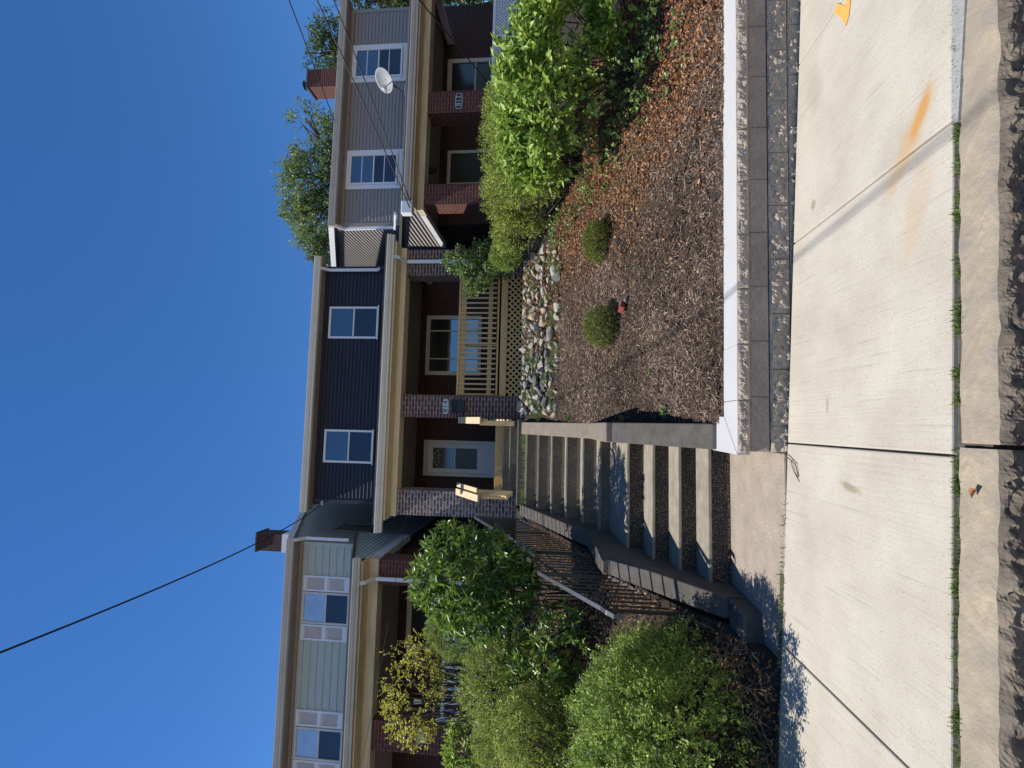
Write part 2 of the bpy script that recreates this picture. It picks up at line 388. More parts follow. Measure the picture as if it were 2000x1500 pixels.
# stone kerb: rough top and chiselled face
def kerbstone(x0, x1, yb, lab, seed, dy=0.):
    t = thing('kerb_stone', lab, 'kerb', ((x0+x1)/2, 2.0, float(street((x0+x1)/2))), 'sandstone kerb along the street')
    n = max(20, int((x1-x0)/.012)); n = min(n, 330)
    X = np.linspace(x0+.004, x1-.004, n)
    yf = 1.962+dy+.010*fbm(np.stack([X*5, X*0, X*0+seed], -1), 4, seed)
    ny = 15; V = np.linspace(0, 1, ny)[:,None]
    Yv = yf[None]+(yb-yf[None])*V; Xv = np.repeat(X[None], ny, 0)
    Z = street(Xv)-.004+.006*fbm(np.stack([Xv*9, Yv*9, Xv*0+seed], -1), 5, seed)-.012*np.exp(-((Yv-yf[None])/.012)**2)
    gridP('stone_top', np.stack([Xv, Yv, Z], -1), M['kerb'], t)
    nz = 26; V = np.linspace(0, 1, nz)[:,None]; Xv = np.repeat(X[None], nz, 0)
    Zv = Z[0][None]*(1-V)+(street(Xv)-.22)*V
    # chisel marks: slanted vertical grooves
    ch = np.abs(fbm(np.stack([Xv*11+Zv*9, Zv*8, Xv*0+seed], -1), 5, seed+9))
    ch2 = fbm(np.stack([Xv*30, Zv*26, Xv*0], -1), 4, seed+5)
    Yv = yf[None]-(.035*ch+.012*ch2+.012)*np.minimum(1, V*9)
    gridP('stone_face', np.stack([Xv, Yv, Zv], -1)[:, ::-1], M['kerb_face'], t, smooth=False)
    return t
kerbstone(-.035, 2.6, 2.128, 'long tan sandstone kerb block right of the seam', 3)
kerbstone(-3.2, -.045, 2.128, 'long tan sandstone kerb block left of the seam', 8, .012)
kerbstone(2.61, 8, 2.128, 'sandstone kerb block at the far right edge', 13)
kerbstone(-9, -3.21, 2.128, 'sandstone kerb block at the far left edge', 17)
b = MB(); b.prism_z([(1.33,2.128),(2.9,2.02),(2.9,2.163),(1.33,2.163)], -.05, .006)
tag(b.build('concrete_patch', M['patch'], zf=street), 'rough grey concrete patch between sidewalk and kerb at right', 'concrete patch')

# entry apron
b = MB(); b.prism_z([(-2.05,3.605),(-.155,3.605),(-.155,4.70),(-1.60,4.70),(-2.0,4.1)], -.2, .02)
tag(b.build('entry_path', M['apron'], bevel=.01), kind='structure')

# terrain grid
xsg = sorted(set([-60,-30,-20,-14]+list(np.round(np.arange(-10,-1.6,.25),3))+[-1.605,-1.595,.035,.045]+list(np.round(np.arange(.1,11,.25),3))+[14,20,30,60]))
ysg = sorted(set([3.6,3.75,3.88,3.905]+list(np.round(np.arange(4,10,.2),3))+[9.99,10.01,12,14,18,25,40,60,200,600]))
Xg, Yg = np.meshgrid(np.array(xsg), np.array(ysg)); Zg = yard(Xg, Yg)
Zg = Zg+.03*fbm(np.stack([Xg*1.7, Yg*1.7, Xg*0], -1), 3, 2)*(Yg > 4)*(Yg < 12)
tag(gridP('terrain', np.stack([Xg, Yg, Zg], -1), M['soil'], smooth=False), kind='structure')

# ------------------------------------------------------------------ block retaining wall
bw = thing('block_wall', 'low split-face concrete block retaining wall with pale cap beside the sidewalk', 'wall', (2, 3.7, -.1))
WS = lambda X: -.010*X
def courses(name, z0, z1, offs, yoff, mat, rough, rad=.0):
    Vs = []; Fs = []
    x = offs
    k = 0
    while x < 7.5:
        xa = max(x+.002, -.150 if not rad else -.162); xb = x+.403
        if xb-xa > .03:
            nu = int((xb-xa)/.009)+2; nv = int((z1-z0)/.009)+2
            if xa > 4.2: nu //= 3; nv //= 2
            U, V = np.meshgrid(np.linspace(xa, xb, nu), np.linspace(z0+.0015, z1-.0015, nv))
            e = np.minimum(np.minimum(U-xa, xb-U), np.minimum(V-z0, z1-V)); e = np.clip(e/.014, 0, 1)
            P3 = np.stack([U*27, V*27, U*0+k*3.3+z0*50], -1)
            d = (fbm(P3, 5, k)*.5+.4*np.abs(fbm(P3*1.8, 4, k+40)))*rough*e
            Yv = 3.618+yoff-d-.006*e
            n0 = len(Vs); Vs += np.stack([U, Yv, V+WS(U)], -1).reshape(-1,3).tolist()
            idx = n0+np.arange(nu*nv).reshape(nv, nu)
            Fs += np.stack([idx[:-1,:-1], idx[:-1,1:], idx[1:,1:], idx[1:,:-1]], -1).reshape(-1,4).tolist()
            n0 = len(Vs); za, zb = z0+.0015, z1-.0015; Yb = 3.86
            Vs += [[a, y, z+float(WS(a))] for a in (xa, xb) for y in (3.618+yoff, Yb) for z in (za, zb)]
            Fs += [[n0+q for q in f] for f in ((0,1,3,2),(4,6,7,5),(1,5,7,3),(0,2,6,4))]
        x += .405; k += 1
    me = bpy.data.meshes.new(name); O = np.array(ORG[bw.name]); me.from_pydata((np.array(Vs)-O).tolist(), [], Fs); me.update()
    me.materials.append(mat); o = link(name, me, bw); return o
courses('block_course', .102, .240, -.165, .012, M['block_b'], .008)
courses('block_course', -.045, .098, -.37, .006, M['block'], .027)
courses('block_course', -.19, -.049, -.165, .010, M['block'], .024)
courses('block_course', -.335, -.194, -.37, .010, M['block'], .024)
# return of the wall along the apron
def capstone(poly):
    b = MB(); b.prism_z(poly, .2445, .332); return b
for nm, xs_ in (('cap_stones', None),):
    b = MB()
    b.prism_z([(-.172,3.606),(.212,3.606),(.212,3.888),(.105,3.888)], .243, .331)
    b.prism_z([(-.175,3.609),(.1015,3.8905),(.1015,4.16),(-.168,4.16)], .243, .331)
    x = .2165
    while x < 7.5:
        b.box(x, x+.4015, 3.606, 3.888, .243, .331+.001*math.sin(x*9)); x += .4045
    b.build(nm, M['cap'], bw, zf=WS, bevel=.004)
courses('cap_face', .245, .3275, -.192, -.014, M['block'], .024, 1)
b = MB(); b.box(-.150, .06, 3.64, 4.15, -.2, .2415); b.build('return_blocks', M['block_b'], bw)
b = MB(); b.box(.0, 7.4, 3.70, 3.87, -.6, .235); b.build('wall_core', M['block_b'], bw, zf=WS)

# ------------------------------------------------------------------ concrete stairs
st = thing('concrete_staircase', 'weathered concrete stairs with exposed aggregate risers climbing from the sidewalk', 'stairs', (-.76, 4.7, 0))
low = [(4.683,.22),(5.02,.406),(5.37,.592),(5.80,.797)]
upr = [(6.8,1.03),(7.14,1.245),(7.48,1.475),(7.81,1.70),(8.15,1.93),(8.5,2.15)]
def flight(steps, yend, zend, x0, x1, m1, z_start, tilt=.012):
    for i, (y, z) in enumerate(steps):
        ny, nz = steps[i+1] if i+1 < len(steps) else (yend, zend)
        last = i+1 == len(steps)
        t2 = (nz-z) if last else tilt
        zb = (steps[i-1][1]+tilt) if i else z_start
        rb = MB().prism_x([(y, zb-.25), (y, z-.036), (ny+.02, z-.036+t2), (ny+.02, zb-.25)], x0, x1)
        rb.build('riser', m1, st)
        tb = MB().prism_x([(y-.012, z-.034), (y-.008, z), (ny+.004, z+t2), (ny+.004, z-.034+t2)], x0+.002, x1-.002)
        tb.build('tread', M['tread'], st, bevel=.008)
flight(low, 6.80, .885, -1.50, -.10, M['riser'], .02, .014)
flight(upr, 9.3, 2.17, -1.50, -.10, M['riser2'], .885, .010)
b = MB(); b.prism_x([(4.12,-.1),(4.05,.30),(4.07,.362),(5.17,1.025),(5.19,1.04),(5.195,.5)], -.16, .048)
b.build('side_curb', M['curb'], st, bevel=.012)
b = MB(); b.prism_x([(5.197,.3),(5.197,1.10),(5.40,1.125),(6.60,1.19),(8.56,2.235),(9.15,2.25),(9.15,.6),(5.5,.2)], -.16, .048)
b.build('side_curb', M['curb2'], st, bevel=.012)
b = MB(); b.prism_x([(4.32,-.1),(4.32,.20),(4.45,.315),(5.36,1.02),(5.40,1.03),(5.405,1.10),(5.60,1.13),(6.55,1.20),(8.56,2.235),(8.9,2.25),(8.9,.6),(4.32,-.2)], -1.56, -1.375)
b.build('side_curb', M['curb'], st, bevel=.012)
b = MB(); b.prism_z([(-1.66,3.98),(-1.40,4.02),(-1.385,4.315),(-1.66,4.315)], -.1, .17); b.build('curb_footing', M['curb'], st, bevel=.02)
# steps up to the porch
ps = thing('porch_steps', 'three concrete steps with wooden handrails up to the porch', 'steps', (-.65, 9.2, 2.16))
for i, (y, z) in enumerate([(9.2,2.355),(9.5,2.535),(9.8,2.70)]):
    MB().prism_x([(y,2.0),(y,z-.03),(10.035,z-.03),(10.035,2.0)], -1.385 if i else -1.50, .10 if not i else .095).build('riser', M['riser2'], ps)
    MB().box((-1.385 if i else -1.50)+.002, .098 if i else .10, y-.010, 10.033, z-.028, z).build('tread', M['tread'], ps, bevel=.006)
for sx in (-1, 1):
    X = -1.30 if sx < 0 else .02; ox = -.055*(-sx)
    post = MB().box(X-.045, X+.045, 9.30, 9.39, 2.42, 3.10); post.build('post', M['pineZ'], ps, bevel=.004)
    b = MB().box(X-.06, X+.06, 9.285, 9.405, 2.355, 2.43); b.build('post_bracket', M['black'], ps)
    MB().bar((X+sx*.0+(-.10 if sx < 0 else .045), 9.20, 3.07), (X+(-.10 if sx < 0 else .045), 10.02, 3.66), .13, .036).build('handrail', M['pineY'], ps, bevel=.004)
    if sx < 0:
        MB().bar((X+.045, 9.24, 3.10), (X+.045, 10.0, 3.64), .085, .036).build('handrail', M['pineY'], ps, bevel=.004)
    xo = X-.065 if sx < 0 else X+.062
    MB().bar((xo, 9.24, 2.98), (xo, 10.02, 3.56), .034, .085).build('rail', M['pineY'], ps)
    MB().bar((xo, 9.30, 2.52), (xo, 10.02, 2.98), .034, .085).build('rail', M['pineY'], ps)
    for k in range(6):
        y = 9.34+k*.125; z = 2.46+(y-9.24)*.62
        MB().box(xo-.036-.017 if sx > 0 else xo-.045-.006, xo-.018 if sx > 0 else xo-.017, y-.018, y+.018, z, z+.66).build('baluster', M['pineZ'], ps)

# ------------------------------------------------------------------ iron railing
ir = thing('iron_railing', 'black iron railing following the left side of the stairs', 'railing', (-1.66, 4.65, .2))
XR = -1.665
top = [(4.52,1.08),(4.60,1.135),(4.70,1.18),(5.68,1.80),(6.55,1.87),(7.7,2.50),(8.75,3.06)]
def zat(y, dz=0): return float(np.interp(y, [p[0] for p in top], [p[1] for p in top]))+dz
for i in range(len(top)-1):
    a, c = top[i], top[i+1]
    MB().bar((XR, a[0]-.004, a[1]), (XR, c[0]+.004, c[1]), .045, .014).build('top_rail', M['ironrail'], ir, bevel=.003)
MB().bar((XR, 4.52, 1.085), (XR, 4.505, 1.0), .04, .012).build('top_rail', M['ironrail'], ir)
for a, c in (((4.66,.40),(5.66,1.02)),((5.66,1.02),(6.6,1.08)),((6.6,1.08),(8.75,2.26))):
    MB().bar((XR,)+a, (XR,)+c, .036, .012).build('bottom_rail', M['ironrail'], ir)
bot = lambda y: float(np.interp(y, [4.66,5.66,6.6,8.75], [.40,1.02,1.08,2.26]))
for y in (4.66, 5.66, 6.6, 7.7, 8.75): MB().box(XR-.014, XR+.014, y-.014, y+.014, float(yard(-1.7, y))-.15, zat(y, -.005)).build('post', M['iron'], ir)
y = 4.78
while y < 8.7:
    MB().box(XR-.007, XR+.007, y-.007, y+.007, bot(y)-.003, zat(y, -.006)).build('baluster', M['iron'], ir); y += .115

# ------------------------------------------------------------------ houses
def siding_front(b, x0, x1, z0, z1, y, e, out=.026):
    z = z0
    while z < z1-1e-4:
        t = min(z+e, z1)
        b.quad((x0,y-out,z),(x1,y-out,z),(x1,y-.002,t),(x0,y-.002,t))
        b.quad((x0,y,z),(x1,y,z),(x1,y-out,z),(x0,y-out,z)); z = t
def siding_side(b, x, sg, zr, yf, z0, z1, e, out=.034):
    z = z0
    while z < z1-1e-4:
        t = min(z+e, z1); (a0, c0), (a1, c1) = yf(z), yf(t)
        if c0-a0 > .02:
            p = [(x+sg*out,a0,z),(x+sg*out,c0,z),(x+sg*.002,max(c1,a1),t),(x+sg*.002,a1,t)]
            q = [(x,a0,z),(x,c0,z),(x+sg*out,c0,z),(x+sg*out,a0,z)]
            b.quad(*(p if sg > 0 else p[::-1])); b.quad(*(q if sg > 0 else q[::-1]))
        z = t
def gutter_prof(y, z0, z1):      # ogee gutter, front face towards -y
    h = z1-z0
    return [(y+.11,z0),(y+.11,z1),(y+.095,z1),(y+.095,z0+.01),(y+.045,z0+.01),(y+.02,z0+h*.45),(y+.004,z0+h*.6),(y+.004,z1-.012),(y-.012,z1-.012),(y-.012,z1),(y-.0,z1),(y,z1),
            (y-.014,z1),(y-.014,z1-.03),(y,z1-.04),(y,z0+h*.55),(y+.018,z0+h*.4),(y+.035,z0)]
def gutter_box(b, x0, x1, y, z0, z1):
    h = z1-z0
    prof = [(y+.12,z0),(y+.12,z1),(y-.004,z1),(y-.012,z1-.004),(y-.012,z1-.028),(y,z1-.034),(y,z0+h*.52),(y+.012,z0+h*.40),(y+.03,z0+h*.3),(y+.034,z0)]
    b.prism_x(prof, x0, x1)
def window(h, x0, x1, z0, z1, y, up_m, lo_m, fm='white', fwid=.055, grid_n=0, casing=0, mid=None, name='window', sill=True):
    f = MB(); ys, ye = y-.055, y+.0
    def ring(a0, a1, b0, b1, wd, ya, yb):
        f.box(a0, a1, ya, yb, b1-wd, b1); f.box(a0, a1, ya, yb, b0, b0+wd)
        f.box(a0, a0+wd, ya, yb, b0+wd, b1-wd); f.box(a1-wd, a1, ya, yb, b0+wd, b1-wd)
    if casing: ring(x0, x1, z0, z1, casing, y-.035, ye); x0 += casing; x1 -= casing; z0 += casing; z1 -= casing
    ring(x0, x1, z0, z1, fwid, ys, ye)
    zi0, zi1 = z0+fwid, z1-fwid; zm = (zi0+zi1)/2 if mid is None else mid
    f.box(x0+fwid, x1-fwid, y-.042, y-.004, zm-.018, zm+.018)
    if grid_n:
        for zz in ((zi0+zm)/2+.02, (zm+zi1)/2+.02): f.box(x0+fwid, x1-fwid, y-.030, y-.004, zz-.012, zz+.012)
    w_ = f.build(name, M[fm], h, bevel=.004)
    MB().box(x0+fwid, x1-fwid, y-.024, y-.018, zm+.018, zi1).build('pane', M[up_m], w_)
    MB().box(x0+fwid, x1-fwid, y-.020, y-.014, zi0, zm-.018).build('pane', M[lo_m], w_)
    if sill: MB().box(x0-.03, x1+.03, y-.09, y-.057, z0-.012, z0+.02).build('sill', M[fm], w_, bevel=.004)
    return w_
def downspout(h, pts, m='white', wd=.075):
    b = MB()
    for a, c in zip(pts[:-1], pts[1:]):
        a, c = Vector(a), Vector(c); d = (c-a).normalized(); b.bar(a-d*.02, c+d*.02, wd, .05, (0,1,0) if abs(d.y) < .7 else (0,0,1))
    return b.build('downspout', M[m], h, bevel=.008)

def house(name, label, x0, x1, P):
    YW, YB = 12.3, 22.3
    h = thing(name, label, 'house', ((x0+x1)/2, YW, P['deck']-.5), 'row of narrow porch houses')
    ez, pj, y0 = P['eave'], P['join'], P['ey']; slope = .45; yr = (YW+YB)/2; 
    zr = ez+slope*(yr-YW)+.1
    # upper front siding
    b = MB(); siding_front(b, x0, x1, pj-.1, ez, YW, P['exp']); b.box(x0, x1, YW+.002, YW+.1, pj-.3, ez); b.build('upper_wall', M[P['sid']], h, recalc=False)
    for xa in (x0-.02, x1-.075): MB().box(xa, xa+.095, YW-.03, YW, pj-.1, ez).build('corner_trim', M[P['sid']], h)
    # lower brick front
    b = MB(); b.box(x0, x1, YW, YW+.2, P['deck']-.3, pj-.3); b.build('porch_wall', M['brickB'], h)
    for sg, x in ((-1, x0), (1, x1)):
        b = MB(); zk = ez+.14+slope*(YW-y0)
        yf = lambda z: (YW, YB) if z <= zk else (YW+(z-zk)/slope, YB-(z-zk)/slope)
        siding_side(b, x, sg, zr, yf, P['ceil']+.1, zr+.3, P.get('sexp', P['exp'])); b.build('side_wall', M[P.get('side', P['sid'])], h, recalc=False)
        b = MB(); b.box(x-.1 if sg > 0 else x, x if sg > 0 else x+.1, YW+.2, YB, P['deck']-1.5, P['ceil']+.1); b.build('side_wall', M['brickB'], h)
    b = MB(); b.box(x0, x1, YB-.1, YB, P['deck']-1, ez); b.build('back_wall', M[P['sid']], h)
    # main roof
    zb = ez+.12
    zt = lambda y: zb+.03+slope*(y-y0)
    oh = P.get('oh', .16)
    b = MB(); b.prism_x([(y0,zb),(y0,zb+.05),(yr,zt(yr)+.05),(YB+.4,zt(yr)+.05-slope*(YB+.4-yr)),(YB+.4,zt(yr)-slope*(YB+.4-yr)),(yr,zt(yr))], x0-oh, x1+oh)
    b.build('roof', M['shingle'], h)
    for x in (x0-oh, x1+oh):
        b = MB(); yo = (-.022 if x < x0 else .002)
        b.prism_x([(y0,zb-.10),(y0,zb+.055),(yr,zt(yr)+.055),(yr,zt(yr)-.12)], x+yo, x+yo+.02); b.build('rake_board', M[P.get('rake', 'white')], h)
        b = MB(); s_ = 1 if x < x0 else -1
        b.prism_x([(y0+.05,zb-.10),(yr,zt(yr)-.12),(yr,zt(yr)-.13),(y0+.05,zb-.11)], min(x, x+s_*(oh-.02)), max(x, x+s_*(oh-.02))); b.build('rake_soffit', M['soffit'], h)
    b = MB(); b.box(x0-oh+.01, x1+oh-.01, y0, YW-.001, ez-.03, ez); b.build('soffit', M['soffit'], h)
    if P.get('eave_shade'): MB().box(x0-.01, x1+.01, YW-.06, YW-.032, ez-.11, ez-.032).build('eave_shade_strip', M[P['eave_shade']], h)  # dark strip below the soffit, the eave's shadow painted into its colour
    b = MB(); gutter_box(b, x0-oh-.02, x1+oh+.02, y0-.125, ez-.03, ez+.13); b.build('gutter', M[P['gut']], h, smooth=False)
    # porch
    q0, q1 = P['px']; bz, cz_, gz = P['beam'], P['ceil'], P['pg']
    MB().box(q0, q1, 10.03, 10.33, bz, gz-.02).build('porch_beam', M[P['bm']], h, bevel=.006)
    MB().box(q0, q0+.14, 10.332, YW-.002, bz+.03, gz-.02).build('porch_beam', M['white'], h)
    MB().box(q1-.14, q1, 10.332, YW-.002, bz+.03, gz-.02).build('porch_beam', M['white'], h)
    MB().box(q0+.14, q1-.14, 10.332, YW-.002, cz_, cz_+.03).build('porch_ceiling', M['soffit'], h)
    MB().box(q0-.03, q1+.03, 9.70, 10.028, gz-.06, gz-.03).build('porch_soffit', M[P['bm']], h)
    b = MB(); gutter_box(b, q0-P['gl'], q1+P['gr'], 9.58, gz-.03, gz+.11); b.build('porch_gutter', M[P['gut']], h)
    b = MB(); b.prism_x([(9.60,gz+.115),(9.60,gz+.15),(YW-.002,pj+.03),(YW-.002,pj-.04)], q0-.10, q1+.10); b.build('porch_roof', M['shingle'], h)
    for sg, x in ((-1, q0+.02), (1, q1-.02)):
        b = MB(); sl = (pj-gz-.12)/(YW-9.6)
        yf = lambda z: (max(10.05, 9.6+(z-gz-.09)/sl), YW)
        siding_side(b, x, sg, 0, yf, gz-.02, pj-.08, P.get('sexp', P['exp'])); b.build('porch_gable', M[P.get('side', P['sid'])], h, recalc=False)
    MB().box(q0+.05, q1-.05, 10.10, YW-.002, P['deck']-.06, P['deck']-.02).build('porch_deck', M['greywood'], h)
    for i, (c0, c1, zc, mm) in enumerate(P['cols']):
        MB().box(c0, c1, 10.05, 10.53, zc, bz-.002).build('porch_column', M[mm], h, bevel=.004)
    return h

h4 = house('row_house', 'middle house with slate blue upper siding and new pine porch railing', -2.11, 4.09,
    dict(deck=2.90, join=6.24, eave=7.93, ey=12.07, exp=.098, sid='sid814', ceil=5.22, beam=4.925, pg=5.10, px=(-1.95,3.77), gl=.26, gr=.14, bm='cream', gut='gutter', oh=.2,
         cols=[(-1.92,-1.41,2.1,'brickW'),(.11,.585,2.1,'brickA'),(3.17,3.74,2.1,'brickA')]))
window(h4, -1.09, -.235, 6.33, 7.66, 12.287, 'glassU', 'glassL')
window(h4, 2.165, 3.02, 6.35, 7.71, 12.287, 'glassU', 'glassL')
# cream board on the inner face of the porch beam
MB().box(-1.95+.14, 3.77-.14, 10.332, 10.36, 4.99, 5.218).build('inner_beam', M['cream'], h4)
# porch window, three lights
f = MB(); X0, X1, Z0, Z1, Y = 1.23, 2.79, 3.60, 5.05, 12.298
f.box(X0,X1,Y-.05,Y,Z1-.10,Z1); f.box(X0,X1,Y-.05,Y,Z0,Z0+.09); f.box(X0,X0+.10,Y-.05,Y,Z0+.09,Z1-.10); f.box(X1-.10,X1,Y-.05,Y,Z0+.09,Z1-.10)
f.box(1.64,1.67,Y-.04,Y-.002,Z0+.09,Z1-.10); f.box(2.37,2.40,Y-.04,Y-.002,Z0+.09,Z1-.10)
wp = f.build('window', M['wpaint'], h4, bevel=.004)
for a, c in ((X0+.10,1.64),(1.67,2.37),(2.40,X1-.10)): MB().box(a,c,Y-.02,Y-.012,Z0+.09,Z1-.10).build('pane', M['glassP'], wp)
# front door
f = MB(); X0, X1, Z0, Z1 = -1.34, -.44, 2.9, 5.0
f.box(X0,X0+.09,Y-.05,Y,Z0,Z1); f.box(X1-.09,X1,Y-.05,Y,Z0,Z1); f.box(X0+.09,X1-.09,Y-.05,Y,Z1-.10,Z1)
f.build('door_frame', M['wpaint'], h4, bevel=.004)
d = MB(); a0, a1 = X0+.092, X1-.092
d.box(a0,a0+.10,Y-.035,Y-.005,Z0,4.895); d.box(a1-.10,a1,Y-.035,Y-.005,Z0,4.895); d.box(a0+.10,a1-.10,Y-.035,Y-.005,4.76,4.895)
d.box(a0+.10,a1-.10,Y-.035,Y-.005,Z0,3.62); d.box(a0+.10,a1-.10,Y-.034,Y-.005,4.175,4.20)
dr = d.build('door', M['door'], h4, bevel=.004)
MB().box(a0+.10,a1-.10,Y-.022,Y-.015,4.20,4.76).build('pane', M['glassD'], dr)
MB().box(a0+.10,a1-.10,Y-.026,Y-.019,3.62,4.175).build('pane', M['screen'], dr)
fan = MB(); cxx = (a0+a1)/2
for k in range(13):
    t0, t1 = math.pi*k/13, math.pi*(k+1)/13
    fan.bar((cxx+.235*math.cos(t0),Y-.024,4.54+.20*math.sin(t0)),(cxx+.235*math.cos(t1),Y-.024,4.54+.20*math.sin(t1)),.006,.012,(0,1,0))
    fan.bar((cxx+.08*math.cos(t0),Y-.024,4.54+.07*math.sin(t0)),(cxx+.08*math.cos(t1),Y-.024,4.54+.07*math.sin(t1)),.006,.012,(0,1,0))
for k in (1,2,3,4,5):
    t = math.pi*k/6; fan.bar((cxx+.08*math.cos(t),Y-.024,4.54+.07*math.sin(t)),(cxx+.235*math.cos(t),Y-.024,4.54+.20*math.sin(t)),.006,.012,(0,1,0))
fan.build('fanlight', M['wpaint'], dr)
MB().box(a0+.02,a0+.05,Y-.075,Y-.036,3.85,3.97).build('handle', M['metal'], dr)
# porch front of 814
MB().box(-1.40,.105,10.036,10.10,2.702,2.885).build('deck_fascia', M['pine'], h4, bevel=.003)
MB().box(.59,3.165,10.10,10.14,2.70,2.90).build('deck_fascia', M['pine'], h4, bevel=.003)
MB().box(.59,3.165,10.144,10.20,2.90,2.925).build('deck_edge', M['pine'], h4)
rr = MB().box(.59,3.165,10.15,10.24,3.72,3.765).box(.59,3.165,10.17,10.21,3.60,3.715).build('top_rail', M['pine'], h4, bevel=.003)
MB().box(.59,3.165,10.17,10.21,3.03,3.12).build('bottom_rail', M['pine'], h4, bevel=.003)
MB().box(1.66,1.74,10.214,10.30,2.9,3.72).build('post', M['pineZ'], h4)
n = 24
for k in range(n):
    x = .62+(3.13-.62)*k/(n-1); MB().box(x-.017,x+.017,10.13,10.168,2.94,3.72).build('baluster', M['pineZ'], h4, bevel=.002)
# lattice skirt
def lattice(b, x0, x1, z0, z1, y, s, wd, th=.008):
    n = int((x1-x0+z1-z0)/s)+2
    for k in range(n):
        c = x0-(z1-z0)+k*s
        for sg in (0, 1):
            # line x = c+(z-z0) or mirrored
            pts = []
            za, zb = z0, z1
            xa, xb = c, c+(z1-z0)
            if xa < x0: za = z0+(x0-xa); xa = x0
            if xb > x1: zb = z1-(xb-x1); xb = x1
            if zb-za < .01: continue
            if sg: A = (x0+x1-xa, y+th*1.2, za); B = (x0+x1-xb, y+th*1.2, zb)
            else: A = (xa, y, za); B = (xb, y, zb)
            b.bar(A, B, th, wd, (0,1,0)) if False else b.bar(A, B, wd, th, (0,1,0))
b = MB(); lattice(b, .59, 3.165, 2.2, 2.695, 10.13, .125, .036); b.build('lattice_skirt', M['pine'], h4)
MB().box(.59,3.165,10.30,10.32,2.1,2.69).build('under_porch', M['soil'], h4)
downspout(h4, [(4.0,12.0,7.92),(4.0,12.06,7.86),(4.0,12.20,7.74),(4.0,12.20,6.42),(4.0,12.12,6.36)])
downspout(h4, [(3.45,9.66,5.06),(3.45,9.72,4.99),(3.45,9.99,4.90),(3.45,10.0,2.3)])
MB().box(4.03,4.11,12.23,12.262,6.2,7.78).build('dark_corner_post', M['sid814'], h4)

h6 = house('row_house', 'left house with pale green siding and white louvred shutters', -9.3, -3.15,
    dict(deck=3.05, join=6.70, eave=8.18, ey=11.99, exp=.19, sexp=.115, sid='sid816', side='side816', ceil=5.50, beam=5.24, pg=5.50, px=(-9.4,-2.84), gl=.2, gr=.12, bm='cream2', gut='gutter2', oh=.14, rake='gutter2', eave_shade='soffit',
         cols=[(-3.345,-2.845,2.4,'brickC'),(-6.58,-6.0,2.4,'brickC'),(-9.4,-8.9,2.4,'brickC')]))
for x0, x1 in ((-5.14,-4.36),(-8.38,-7.62)):
    window(h6, x0, x1, 6.76, 8.0, 12.287, 'glassB', 'glassL', 'wpaint', .05)
    for s0 in (x0-.40, x1+.02):
        s = MB(); s1 = s0+.38; y0 = 12.245; zz0, zz1 = 6.78, 8.0
        s.box(s0,s0+.045,y0,12.28,zz0,zz1); s.box(s1-.045,s1,y0,12.28,zz0,zz1)
        zm = zz0+.62
        for a, c in ((zz0,zz0+.13),(zm-.04,zm+.04),(zz1-.06,zz1)): s.box(s0+.045,s1-.045,y0,12.28,a,c)
        for a, c in ((zz0+.13,zm-.04),(zm+.04,zz1-.06)):
            z = a+.012
            while z < c-.01:
                s.quad((s0+.045,y0+.006,z-.010),(s1-.045,y0+.006,z-.010),(s1-.045,y0+.024,z+.008),(s0+.045,y0+.024,z+.008)); z += .024
            s.quad((s0+.045,y0+.028,a),(s1-.045,y0+.028,a),(s1-.045,y0+.028,c),(s0+.045,y0+.028,c))
        s.build('shutter', M['white'], h6)
downspout(h6, [(-3.02,11.93,8.16),(-3.02,12.02,8.08),(-3.02,12.20,7.98),(-3.02,12.20,6.86),(-2.98,12.05,6.80)])
downspout(h6, [(-3.22,9.66,5.48),(-3.22,9.72,5.40),(-3.22,9.99,5.28),(-3.22,10.0,2.6)])
f = MB(); f.box(-3.14,-3.10,13.55,13.62,6.85,8.0); f.box(-3.14,-3.10,14.55,14.62,6.85,8.0); f.box(-3.14,-3.10,13.62,14.55,7.93,8.0); f.box(-3.14,-3.09,13.5,14.67,6.80,6.85)
ws = f.build('window', M['soffit'], h6); MB().box(-3.134,-3.128,13.62,14.55,6.85,7.93).build('pane', M['glassL'], ws)
ch = MB().box(-3.95,-3.45,14.2,14.75,9.0,10.55).build('chimney', M['brickB'], h6)
MB().box(-3.99,-3.41,14.16,14.79,10.55,10.59).build('chimney_cap', M['shingle'], ch)
MB().box(-3.97,-3.43,14.18,14.77,9.0,9.76).build('flashing', M['white'], ch)
# 816 porch railing, window and door
MB().box(-5.99,-3.35,10.16,10.24,3.80,3.87).build('top_rail', M['white'], h6, bevel=.003)
MB().box(-5.99,-3.35,10.17,10.23,3.14,3.20).build('bottom_rail', M['white'], h6)
for k in range(19):
    x = -5.93+k*.14; MB().box(x-.019,x+.019,10.18,10.22,3.20,3.80).build('baluster', M['white'], h6)
MB().box(-5.995,-5.93,10.14,10.25,3.05,3.95).build('post', M['white'], h6)
MB().box(-9.3,-2.95,10.05,10.14,2.85,3.04).build('deck_fascia', M['white'], h6)
window(h6, -5.6, -3.9, 3.9, 5.28, 12.298, 'glassL', 'screen', 'wpaint', .07, casing=.06)
f = MB().box(-7.9,-7.82,12.25,12.298,3.05,5.15).box(-7.05,-6.97,12.25,12.298,3.05,5.15).box(-7.82,-7.05,12.25,12.298,5.07,5.15)
f.build('door_frame', M['wpaint'], h6); MB().box(-7.818,-7.052,12.265,12.296,3.05,5.068).build('door', M['black'], h6)

